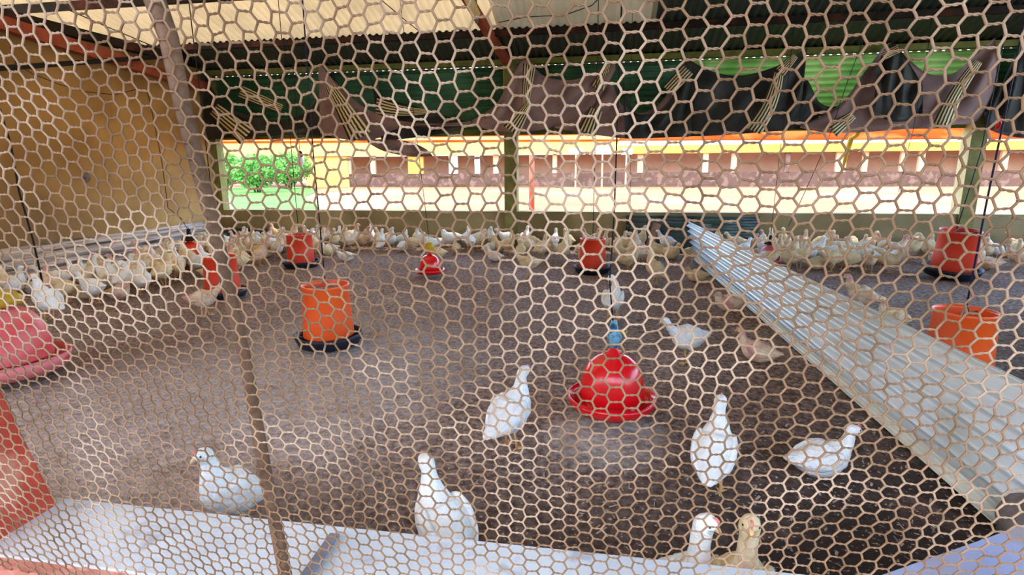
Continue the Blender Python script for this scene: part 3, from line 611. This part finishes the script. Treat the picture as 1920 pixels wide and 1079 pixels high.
p0 = atY(862, -40, 6.0); p1 = atY(893, 30, 6.25); r_ = empty('batten_lamp', p1); tag(r_, 'cream batten lamp fixed beside the reddish rafter', 'lamp')
mb = MB(); mb.bar((0, 0, 0), p0-p1, .085, .05); mb.build('housing', M['lamp'], r_)
mb = MB(); mb.tube([(.0, .0, 0), (.0, .01, -.03), (.0, .02, -.07)], [.035, .03, .012], 12); mb.build('lamp_cap', M['steel'], r_, smooth=True)
mb = MB(); mb.bar((0, 0, .03), (0, 0, roofz(p1.y)-p1.z-.02), .02, .02, (0, 1, 0)); mb.build('bracket', M['steel'], r_)
m = MB(); m.lathe([(0, .012), (.03, .01), (.05, .004), (.06, 0)], 14); q = atX(161, 333, XL)
o = m.build('mud_nest', M['lump'], smooth=True, loc=(XL+.0, q.y, q.z)); o.rotation_euler = (0, PI/2, 0); tag(o, 'small dark lump of mud stuck on the stained wall', 'nest')
# ------------------------------------------------------------------ foreground on the kerb
AL = math.radians(9); NP0 = Vector((0, .715, .40)); NU = Vector((1, 0, 0)); NV = Vector((0, -math.sin(AL), math.cos(AL))); NN = NU.cross(NV)
def onnet(px, py, off=0.0):
    d = ray(px, py); P = NP0-NN*off; t = (P-CAM).dot(NN)/d.dot(NN); return CAM+d*t
pp = [onnet(x, y, .018) for x, y in ((282, -40), (290, 0), (316, 70), (343, 200), (377, 333), (410, 460), (437, 580), (461, 680), (482, 800), (500, 900), (520, 1000), (536, 1085), (542, 1115))]
mb = MB(); mb.tube(pp, [.0115, .0112, .0105, .0095, .009, .0085, .008, .0082, .0088, .0095, .0100, .0105, .0105], 12)
e1 = pp[0]+NV*1.0; mb.tube([pp[0], e1], [.0115, .012], 12)
tag(mb.build('support_rod', M['rod'], smooth=True), 'rusty brown rod leaning behind the wire netting left of centre', 'rod')
# red pillar at the left end of the white kerb, leaning with the netting
xr = -1.14; mb = MB(); tA_ = (atX(0, 745, xr).y-.92)/(atX(0, 745, xr).z-.4)
tt = -.22
hh = 1.85
mb.add([(xr-.16, .74, .3), (xr, .74, .3), (xr, .92, .3), (xr-.16, .92, .3)]+[(x, y+tt*(hh-.4), hh) for x, y in ((xr-.16, .74), (xr, .74), (xr, .92), (xr-.16, .92))], [(0, 3, 2, 1), (4, 5, 6, 7), (0, 1, 5, 4), (1, 2, 6, 5), (2, 3, 7, 6), (3, 0, 4, 7)])
PIL = (atX(0, 745, xr), tA_)
o = mb.build('painted_post', M['redpaint']); tag(o, 'red painted post with worn base at the left end of the white kerb', 'post')
bv = o.modifiers.new('b', 'BEVEL'); bv.width = .008; bv.segments = 2
a = atz(628, 1003, .412); b = atz(560, 1100, .412); mb = MB(); mb.bar(a, b, .019, .006); tag(mb.build('metal_strap', M['strap']), 'worn grey strap lying across the white kerb beside the rusty rod', 'strap')
# blue-grey board, lower right
q0 = atz(1648, 1081, .43); q1 = atz(1925, 983, .43); q2 = q1+Vector((.35, .05, 0)); q3 = q0+Vector((.3, -.15, 0)); q4 = Vector((q3.x, q3.y, .43))
q1b = q1+(q1-q0)*.5; dwn = Vector((0, 0, -.018))
nrm_ = (q1-q0).normalized().cross(Vector((0, 0, 1)))
tl = [q0-(q1-q0)*.4, q1b, q1b+nrm_*.20, q0-(q1-q0)*.4+nrm_*.20]
mb = MB(); mb.add([tuple(x) for x in tl]+[tuple(x+dwn) for x in tl], [(0, 3, 2, 1), (4, 5, 6, 7), (0, 1, 5, 4), (1, 2, 6, 5), (2, 3, 7, 6), (3, 0, 4, 7)])
tag(mb.build('loose_board', M['bluegrey']), 'blue grey board lying askew on the kerb in the lower right corner', 'board')
# grey sack at end of the divider
c = atz(1925, 985, .10); vs = []; fs = []; n1, n2 = 16, 12
for i in range(n2+1):
    for j in range(n1):
        ph = PI*i/n2; th = 2*PI*j/n1; r = 1+.18*noise.noise(Vector((math.cos(th)*2, math.sin(th)*2, ph*2)))
        vs.append((.10*r*math.sin(ph)*math.cos(th), .09*r*math.sin(ph)*math.sin(th), .10*r*math.cos(ph)))
for i in range(n2):
    for j in range(n1): fs.append((i*n1+j, (i+1)*n1+j, (i+1)*n1+(j+1) % n1, i*n1+(j+1) % n1))
o = mk('grey_sack', vs, fs, M['lump'], loc=(c.x+.03, c.y, .09)); tag(o, 'crumpled grey sack at the near end of the white divider', 'sack')
FE.append((c.x, c.y, .12))
# ------------------------------------------------------------------ chickens
R_ = math.radians; CS = .88
def loft(path, n=12, ruff=0.0, sub=3, seed=0):
    P = [interp(path, i/((len(path)-1)*sub)) for i in range((len(path)-1)*sub+1)]
    v = []; f = []; side = Vector((0, 1, 0))
    for i, q in enumerate(P):
        c = Vector(q[:3]); a = Vector(P[max(i-1, 0)][:3]); b = Vector(P[min(i+1, len(P)-1)][:3]); t = (b-a).normalized()
        side = (side-t*side.dot(t)).normalized(); u = t.cross(side)
        for k in range(n):
            an = 2*PI*k/n; w_, h_ = max(q[3], .002), max(q[4], .002)
            pnt = c+side*(math.cos(an)*w_)+u*(math.sin(an)*h_)
            if ruff: pnt += (pnt-c)*ruff*noise.noise(pnt*38+Vector((seed, 0, 0)))
            v.append(pnt)
    m_ = len(P)
    for i in range(m_-1):
        for k in range(n): f.append((i*n+k, i*n+(k+1) % n, (i+1)*n+(k+1) % n, (i+1)*n+k))
    f.append(tuple(range(n))[::-1]); f.append(tuple((m_-1)*n+k for k in range(n)))
    return v, f
BODY = [(-.165, .0, .172, .014, .005), (-.140, 0, .170, .032, .014), (-.108, 0, .160, .042, .034), (-.075, 0, .152, .060, .056), (-.035, 0, .146, .073, .074), (.008, 0, .145, .078, .082), (.050, 0, .152, .068, .072), (.078, 0, .168, .050, .054)]
def pose(kind):
    """list of (x,y,z,w,h), pitch and body drop; chest at the end of BODY"""
    D = dict(stand=(16, 0, [(.024, 0, .030, .037, .038), (.032, 0, .056, .027, .029), (.036, 0, .080, .0225, .024), (.045, 0, .100, .0245, .026), (.063, 0, .104, .021, .021), (.076, 0, .099, .012, .012)]),
             alert=(36, 0, [(.010, 0, .028, .037, .038), (.014, 0, .056, .027, .029), (.018, 0, .082, .0225, .024), (.027, 0, .103, .0245, .026), (.045, 0, .108, .021, .021), (.058, 0, .103, .012, .012)]),
             peer=(40, 0, [(.004, 0, .030, .034, .036), (.006, 0, .065, .026, .028), (.008, 0, .110, .024, .026), (.014, 0, .150, .026, .028), (.030, 0, .158, .022, .022), (.043, 0, .152, .012, .012)]),
             walk=(4, 0, [(.032, 0, .022, .034, .034), (.058, 0, .048, .024, .026), (.078, 0, .075, .020, .022), (.094, 0, .092, .0225, .024), (.112, 0, .094, .020, .020), (.126, 0, .088, .011, .011)]),
             peck=(-16, 0, [(.036, 0, .0, .034, .034), (.066, 0, -.022, .024, .026), (.088, 0, -.055, .020, .022), (.100, 0, -.082, .022, .023), (.108, 0, -.100, .018, .019), (.112, 0, -.114, .010, .010)]),
             sit=(6, -.075, [(.026, 0, .030, .033, .034), (.036, 0, .058, .025, .026), (.040, 0, .080, .021, .022), (.050, 0, .096, .0225, .024), (.068, 0, .098, .020, .020), (.082, 0, .093, .011, .011)]),
             tuck=(2, -.080, [(.020, .006, .030, .036, .036), (.022, .012, .050, .028, .028), (.026, .022, .060, .024, .025), (.040, .032, .062, .021, .022), (.054, .036, .058, .017, .017), (.064, .038, .054, .010, .010)]),
             preen=(14, 0, [(.022, 0, .038, .032, .033), (.026, .010, .075, .023, .025), (.018, .022, .105, .020, .021), (-.002, .032, .112, .0215, .022), (-.020, .036, .100, .019, .019), (-.032, .038, .086, .010, .010)]))
    ph, drop, neck = D[kind]; a = math.radians(ph); out = []; drop = drop if drop else .020
    for (x, y, z, w_, h_) in BODY:
        zz = z-.15; out.append((x*math.cos(a)-zz*math.sin(a), y, .155+x*math.sin(a)+zz*math.cos(a)+drop, w_, h_))
    bx, _, bz, _, _ = out[-1]
    for (x, y, z, w_, h_) in neck: out.append((bx+x, y, bz+z, w_, h_))
    return out, drop
def leg_mesh(name, side, step, detail, hipz=.115):
    mb = MB(); y = .034*side; n = 8 if detail else 5
    mb.tube([(.0, y*.9, hipz+.03), (.012, y, hipz-.005), (-.008, y, .090)], [.026, .019, .0085], n, 0)
    mb.tube([(-.008, y, .092), (.004+step*.5, y, .048), (.008+step, y, .008)], [.0062, .005, .0055], n, 1)
    for a, l in ((0, .048), (.55, .040), (-.55, .040), (PI, .022)):
        mb.tube([(.008+step, y, .009), (.008+step+l*.55*math.cos(a), y+l*.55*math.sin(a), .008), (.008+step+l*math.cos(a), y+l*math.sin(a), .003)], [.0045, .0038, .0015], n, 1)
    me = mb.build(name, [M['featherW'], M['leg']], smooth=True); d = me.data; bpy.data.objects.remove(me); return d
LEGS = {(s, st, d): leg_mesh('leg', s, st, d) for s in (-1, 1) for st in (-.022, .0, .022) for d in (0, 1)}
LEGSC = {}
for k, me in LEGS.items():
    c_ = me.copy(); c_.materials[0] = M['featherC']; LEGSC[k] = c_
def near_chicken(kind, x, y, rz, label, seed, s=1.0, fm='featherW', step=0.0, group=None, z=0.0):
    path, drop = pose(kind); v, f = loft(path, 18, .10, 4, seed)
    root = mk('chicken', v, f, M[fm]); s = s*CS; root.location = (x, y, z); root.rotation_euler = (0, 0, rz); root.scale = (s, s, s)
    tag(root, label, 'chicken', group)
    hx, hy, hz = path[-2][:3]; tx, ty, tz = path[-1][:3]; hv = Vector((tx-hx, ty-hy, tz-hz)).normalized(); sv = Vector((0, 1, 0)); sv = (sv-hv*sv.dot(hv)).normalized(); uv_ = hv.cross(sv)
    if uv_.z < 0 and kind != 'peck': uv_ = -uv_
    T = Vector((tx, ty, tz))
    mb = MB(); mb.tube([T-hv*.006+uv_*.001, T+hv*.008+uv_*.0005, T+hv*.019-uv_*.004], [.0085, .006, .0012], 8); mb.tube([T-hv*.004-uv_*.005, T+hv*.012-uv_*.006], [.005, .0015], 6); mb.build('beak', M['beak'], root, smooth=True)
    H = Vector((hx, hy, hz))
    for sd in (-1, 1):
        mb = MB(); c = H+sv*(.0185*sd)+uv_*.005+hv*.002
        mb.lathe([(0, .0036), (.0028, .0024), (.0036, 0), (.0028, -.0024), (0, -.0036)], 8, tuple(c)); mb.build('eye', M['eye'], root, smooth=True)
    mb = MB(); cpts = [H+uv_*.018-hv*.006, H+uv_*.0235+hv*.002, H+uv_*.022+hv*.010, T+uv_*.009]; mb.tube(cpts, [.002, .004, .0035, .002], 6); mb.build('comb', M['comb'], root, smooth=True)
    # folded wings
    ph = math.radians({'stand': 14, 'alert': 36, 'peer': 40, 'walk': 4, 'peck': -16, 'sit': 6, 'tuck': 2, 'preen': 14}[kind])
    for sd in (-1, 1):
        wp = []
        for (wx, wz, ww, wh) in ((.062, .165, .006, .012), (.045, .168, .014, .032), (.010, .165, .016, .040), (-.035, .160, .015, .038), (-.075, .158, .012, .028), (-.115, .158, .008, .014), (-.145, .160, .003, .005)):
            yy = {0: .040}.get(0); lat = .069-.9*abs(wx+.01)**2*2.2
            zz = wz-.15; wp.append((wx*math.cos(ph)-zz*math.sin(ph), sd*(lat if wx > -.1 else lat-.008), .155+wx*math.sin(ph)+zz*math.cos(ph)+drop, ww, wh))
        v, f = loft(wp, 10, .12, 3, seed+sd); mk('wing', v, f, M[fm], root)
    if kind not in ('sit', 'tuck'):
        for sd in (-1, 1):
            me = (LEGS if fm == 'featherW' else LEGSC)[(sd, (step if sd > 0 else -step) if step else 0.0, 1)]
            o = bpy.data.objects.new('leg', me); COL.objects.link(o); o.parent = root
    FE.append((x, y, .11)); return root
def at_feet(px, py): return atz(px, py)
def near_by_feet(kind, px, py, rz, label, seed, **kw):
    p = atz(px, py); d = Vector((p.x, p.y)).normalized()*.02; return near_chicken(kind, p.x+d.x, p.y+d.y, R_(rz), label, seed, **kw)
def near_by_head(kind, px, py, rz, label, seed, **kw):
    path, _ = pose(kind); s = kw.get('s', 1.0)*CS; hx = path[-2][0]*s; hy = path[-2][1]*s; hz = (path[-2][2]+.0)*s; p = atz(px, py, hz); a = R_(rz)
    return near_chicken(kind, p.x-hx*math.cos(a)+hy*math.sin(a), p.y-hx*math.sin(a)-hy*math.cos(a), a, label, seed, **kw)
near_by_head('alert', 372, 856, 248, 'white chicken looking left right behind the kerb left of the rusty rod', 1, s=1.0)
near_by_head('alert', 794, 862, 142, 'white chicken looking left behind the kerb in the centre foreground', 2, s=1.02)
near_by_head('alert', 986, 694, 52, 'white chicken stretching upright just left of the glossy red drinker', 3, s=1.02)
near_by_head('alert', 1352, 749, 72, 'white chicken seen from behind right of the glossy red drinker', 4, s=1.0, step=.022)
near_by_head('sit', 1606, 806, 14, 'white chicken resting on the litter in front of the white divider', 5, s=.95)
near_by_head('peer', 1333, 984, 330, 'white head and neck rising behind the kerb, left of the pair', 6, s=.98)
near_by_head('peer', 1408, 988, 262, 'pale yellow head and neck rising behind the kerb, right of the pair', 7, s=.98, fm='featherC')
near_by_head('walk', 1243, 602, 205, 'white chicken walking left between drinker valve and divider', 8, s=1.0, step=.022)
near_by_feet('preen', 1148, 603, 80, 'white chicken preening directly behind the blue drinker valve', 9, s=1.08, fm='featherW')
near_by_feet('sit', 1420, 680, 150, 'small pinkish chicken crouching beside the middle of the divider', 10, s=.92, fm='featherP')
near_by_feet('tuck', 1366, 583, 185, 'cream chicken lying with tucked head against the foot of the divider', 11, s=.95, fm='featherP')
near_by_feet('stand', 1612, 590, 165, 'pinkish chicken standing behind the divider left of the large feeder', 12, s=1.0, fm='featherP')
near_by_head('stand', 1652, 562, 200, 'cream chicken whose head shows above the divider left of large feeder', 13, s=.95, fm='featherC')
near_by_feet('walk', 384, 595, 20, 'pinkish white chicken walking in front of the feeder by the rod', 14, s=.95, fm='featherP', step=.022)
near_by_feet('alert', 1228, 536, 150, 'tall cream chicken standing apart in front of the teal sheets', 15, s=1.05, fm='featherC', step=.022)
near_by_feet('walk', 992, 520, 190, 'cream chicken standing forward of the back flock right of middle post', 16, s=1.0, fm='featherC')
near_by_feet('tuck', 649, 490, 200, 'white chicken curled up alone in front of the back flock', 17, s=.9, fm='featherW')
near_by_feet('stand', 1178, 512, 20, 'cream chicken standing between the back feeder and the teal sheets', 18, s=1.0, fm='featherC')
near_by_feet('alert', 95, 602, 175, 'white chicken standing tall at the near end of the left flock', 19, s=1.1, fm='featherW')
near_by_feet('tuck', 1305, 528, 180, 'cream chicken lying at the far foot of the white divider', 20, s=.9, fm='featherC')
near_by_feet('walk', 820, 0+497, 170, 'cream chicken feeding right beside the drinker with the amber jar', 21, s=.95, fm='featherC')
# flock prototypes with shared meshes
KINDS = ['stand', 'alert', 'walk', 'peck', 'sit', 'tuck', 'preen']
PRO = {}
for k in KINDS:
    for fm in ('featherW', 'featherC', 'featherP'):
        v, f = loft(pose(k)[0], 9, .12, 2, len(PRO)); n0 = len(f)
        path = pose(k)[0]; H = Vector(path[-2][:3]); T = Vector(path[-1][:3]); hv = (T-H).normalized()
        mb = MB(); mb.add([tuple(x) for x in v], f, 0); mb.tube([T-hv*.006, T+hv*.018], [.009, .0015], 6, 1)
        for sd in (-1, 1):
            if k in ('sit', 'tuck'): continue
        o = mb.build('chicken', [M[fm], M['beak']], smooth=True); PRO[(k, fm)] = o.data; bpy.data.objects.remove(o)
rnd = random.Random(5)
WHAT = dict(stand='standing', alert='upright', walk='walking', peck='pecking', sit='sitting', tuck='dozing', preen='preening')
def divider_x(y): return 1.28+(y-1.62)*(-.2/5.7)
placed = []
def free(x, y, d):
    for (a, b, r) in FE:
        if (a-x)**2+(b-y)**2 < (r+.10)**2: return False
    if abs(x-(divider_x(y)+.03)) < .17 and y < 7.5: return False
    for q in placed:
        if (q[0]-x)**2+(q[1]-y)**2 < d*d: return False
    if .2 < x < 2.0 and y > YB-.34: return False
    if x < -4.8 and y > YB-.34: return False
    return x > XL+.62+.0 and y < YB-.15
def scatter(n, fn, zone, d=.17):
    t = 0; c = 0
    while c < n and t < n*60:
        t += 1; x, y = fn()
        if free(x, y, d):
            placed.append((x, y, zone)); c += 1
def band_fn(x0, x1, ymin, ymax, pw=2.0):
    return lambda: (rnd.uniform(x0, x1), ymax-(ymax-ymin)*rnd.random()**pw)
def left_fn():
    t = rnd.random(); y = 3.9+t*3.4; wdt = 1.15-.25*t+(.25 if .3 < t < .75 else 0); return (XL+.66+wdt*rnd.random()**1.3, y)
scatter(92, left_fn, 'left', .160)
scatter(26, band_fn(-4.9, -3.5, 6.3, 7.5, 1.6), 'corner', .16)
scatter(30, band_fn(-3.4, -1.3, 6.95, 7.5, 1.3), 'mid', .19)
scatter(40, band_fn(-1.3, 1.0, 6.35, 7.5, 1.7), 'rmid', .165)
scatter(58, band_fn(1.25, 3.1, 6.2, 7.55, 1.3), 'divider', .165)
scatter(32, band_fn(3.1, 5.2, 6.5, 7.55, 1.5), 'right', .18)
zname = dict(left='flock along left wall', corner='far left corner flock', mid='flock left of middle post', rmid='flock right of middle post', divider='crowd behind white divider', right='flock around tilted feeder')
def row_of(x, y, zone):
    if zone == 'left':
        d = x-(XL+.62); return 'wall row' if d < .36 else ('middle row' if d < .75 else 'outer row')
    d = YB-y; return 'wall row' if d < .5 else ('middle row' if d < .85 else 'front row')
rows = {}
for (x, y, zn) in placed: rows.setdefault((zn, row_of(x, y, zn)), []).append((x, y))
ORD = ['leftmost', 'second from left', 'third from left', 'fourth from left', 'fifth from left', 'sixth from left', 'seventh from left', 'eighth from left', 'ninth from left', 'tenth from left']
ORR = ['rightmost', 'second from right', 'third from right', 'fourth from right', 'fifth from right', 'sixth from right', 'seventh from right', 'eighth from right', 'ninth from right', 'tenth from right']
WORD = {11: 'eleventh', 12: 'twelfth', 13: 'thirteenth', 14: 'fourteenth', 15: 'fifteenth', 16: 'sixteenth', 17: 'seventeenth', 18: 'eighteenth', 19: 'nineteenth', 20: 'twentieth'}
for (zn, rw), lst in rows.items():
    lst.sort(key=lambda p: proj((p[0], p[1], .15))[0]); N = len(lst)
    for i, (x, y) in enumerate(lst):
        k = rnd.choices(KINDS, [30, 14, 16, 8, 14, 6, 12])[0]
        fm = rnd.choices(['featherW', 'featherC', 'featherP'], [55, 35, 10] if (zn in ('mid',) or (zn == 'left' and y < 4.7)) else [22, 53, 25])[0]
        o = bpy.data.objects.new('chicken', PRO[(k, fm)]); COL.objects.link(o)
        s = rnd.uniform(.88, 1.06)*CS*1.04; o.scale = (s, s, s); o.location = (x, y, 0); o.rotation_euler = (0, 0, rnd.uniform(0, 2*PI))
        if i < N/2: od = (ORD[i] if i < 10 else WORD[min(i+1, 20)]+' from left')
        else:
            j = N-1-i; od = ORR[j] if j < 10 else WORD[min(j+1, 20)]+' from right'
        cn = {'featherW': 'white', 'featherC': 'cream', 'featherP': 'pinkish'}[fm]
        tag(o, '%s %s chicken, %s in %s of %s' % (WHAT[k], cn, od, rw, zname[zn]), 'chicken', 'chickens of the '+zname[zn])
        if k not in ('sit', 'tuck'):
            st = rnd.choice((-.022, 0.0, .022))
            for sd in (-1, 1):
                q = bpy.data.objects.new('leg', (LEGS if fm == 'featherW' else LEGSC)[(sd, st*sd if st else 0.0, 0)]); COL.objects.link(q); q.parent = o
# ------------------------------------------------------------------ litter shavings (uncountable)
vs = []; fs = []; rnd = random.Random(3)
for i in range(3200):
    y = .95+6.3*rnd.random()**1.6; x = rnd.uniform(-1.2-y*.75, min(1.15, .3+y*.5))
    if x < XL+.1: continue
    if rnd.random() < .6 and noise.noise(Vector((x*1.3, y*1.3, 7))) < -.02: continue
    a = rnd.random()*PI; l = rnd.uniform(.004, .013)*(1.6 if rnd.random() < .04 else 1); wd = rnd.uniform(.0015, .004)
    dx, dy = math.cos(a)*l, math.sin(a)*l; ex, ey = -math.sin(a)*wd, math.cos(a)*wd; z = .013+rnd.random()*.004; k = len(vs)
    vs += [(x-dx-ex, y-dy-ey, z-.006), (x+dx-ex, y+dy-ey, z), (x+dx+ex, y+dy+ey, z+.002), (x-dx+ex, y-dy+ey, z-.004)]; fs.append((k, k+1, k+2, k+3))
tag(mk('litter_shavings', vs, fs, M['straw'], smooth=False), 'pale wood shavings and feathers scattered over the brown litter', 'litter', kind='stuff')
# ------------------------------------------------------------------ wire netting
def net():
    ca, rb = .0180, .0184
    V = []; F = []
    ui0, ui1 = -72, 36
    def vmap(j):   # rows are a little taller near the bottom
        v = j*rb; return v
    vtab = [-.14]; 
    while vtab[-1] < 1.35:
        q = vtab[-1]; r = .0207-(.0207-.0183)*min(1, max(0, (q-.12)/.45)); vtab.append(q+r)
    def vj(j):
        i = int(math.floor(j)); a = j-i; i = max(0, min(len(vtab)-2, i)); return vtab[i]*(1-a)+vtab[i+1]*a
    e = .36*ca; c = ca-e; cache = {}
    def pt(u, j):
        key = (round(u*1e4), round(j*4))
        if key in cache: return cache[key]
        v = vj(j); w0 = noise.noise(Vector((u*9, v*9, 0))); w1 = noise.noise(Vector((u*9, v*9, 9)))
        h1 = noise.noise(Vector((u*71, v*67, 3))); h2 = noise.noise(Vector((u*77, v*61, 8)))
        uu = u+.010*w0+.0022*h1; vv = v+.009*w1+.0020*h2+.006*noise.noise(Vector((u*3, v*3, 20)))
        n = .012*noise.noise(Vector((u*3.1, v*3.1, 5)))
        cache[key] = NP0+NU*uu+NV*vv+NN*n
        return cache[key]
    def tube2(p, q, r, ns=5, amp=.0006):
        t = (q-p).normalized(); s1 = NN; s2 = t.cross(NN); k = len(V); o = (noise.noise(p*300)*amp, noise.noise(q*310)*amp)
        for a in (0, .5, 1):
            cc = p.lerp(q, a)+(s2*o[0]+s1*o[1] if a == .5 else Vector((0, 0, 0)))
            for i in range(ns):
                an = 2*PI*i/ns; V.append(cc+s1*(math.cos(an)*r)+s2*(math.sin(an)*r))
        for a in range(2):
            for i in range(ns): F.append((k+a*ns+i, k+a*ns+(i+1) % ns, k+(a+1)*ns+(i+1) % ns, k+(a+1)*ns+i))
    def twist(p, q, r):
        t = (q-p).normalized(); s1 = NN; s2 = t.cross(NN); d = .00078; ns = 4
        p2 = p-t*.0014; q2 = q+t*.0014
        for ph in (0, PI):
            k = len(V); m_ = 7
            for a in range(m_):
                al = a/(m_-1); an0 = ph+al*2*PI*1.25; cc = p2.lerp(q2, al)+s1*(math.cos(an0)*d)+s2*(math.sin(an0)*d)
                for i in range(ns):
                    an = 2*PI*i/ns; V.append(cc+s1*(math.cos(an)*r)+s2*(math.sin(an)*r))
            for a in range(m_-1):
                for i in range(ns): F.append((k+a*ns+i, k+a*ns+(i+1) % ns, k+(a+1)*ns+(i+1) % ns, k+(a+1)*ns+i))
    for i in range(ui0, ui1):
        for jj in range(1, len(vtab)-3):
            j = jj+.5*(i & 1); u = i*ca
            tl = pt(u-e, j+.5); tr = pt(u+e, j+.5); rc = pt(u+c, j); br = pt(u+e, j-.5)
            twist(tl, tr, .00085); tube2(tr, rc, .00135); tube2(rc, br, .00135)
    return V, F
v, f = net()
tag(mk('wire_netting', v, f, M['wire']), 'rusty hexagonal wire netting stretched across the whole front opening', 'netting')
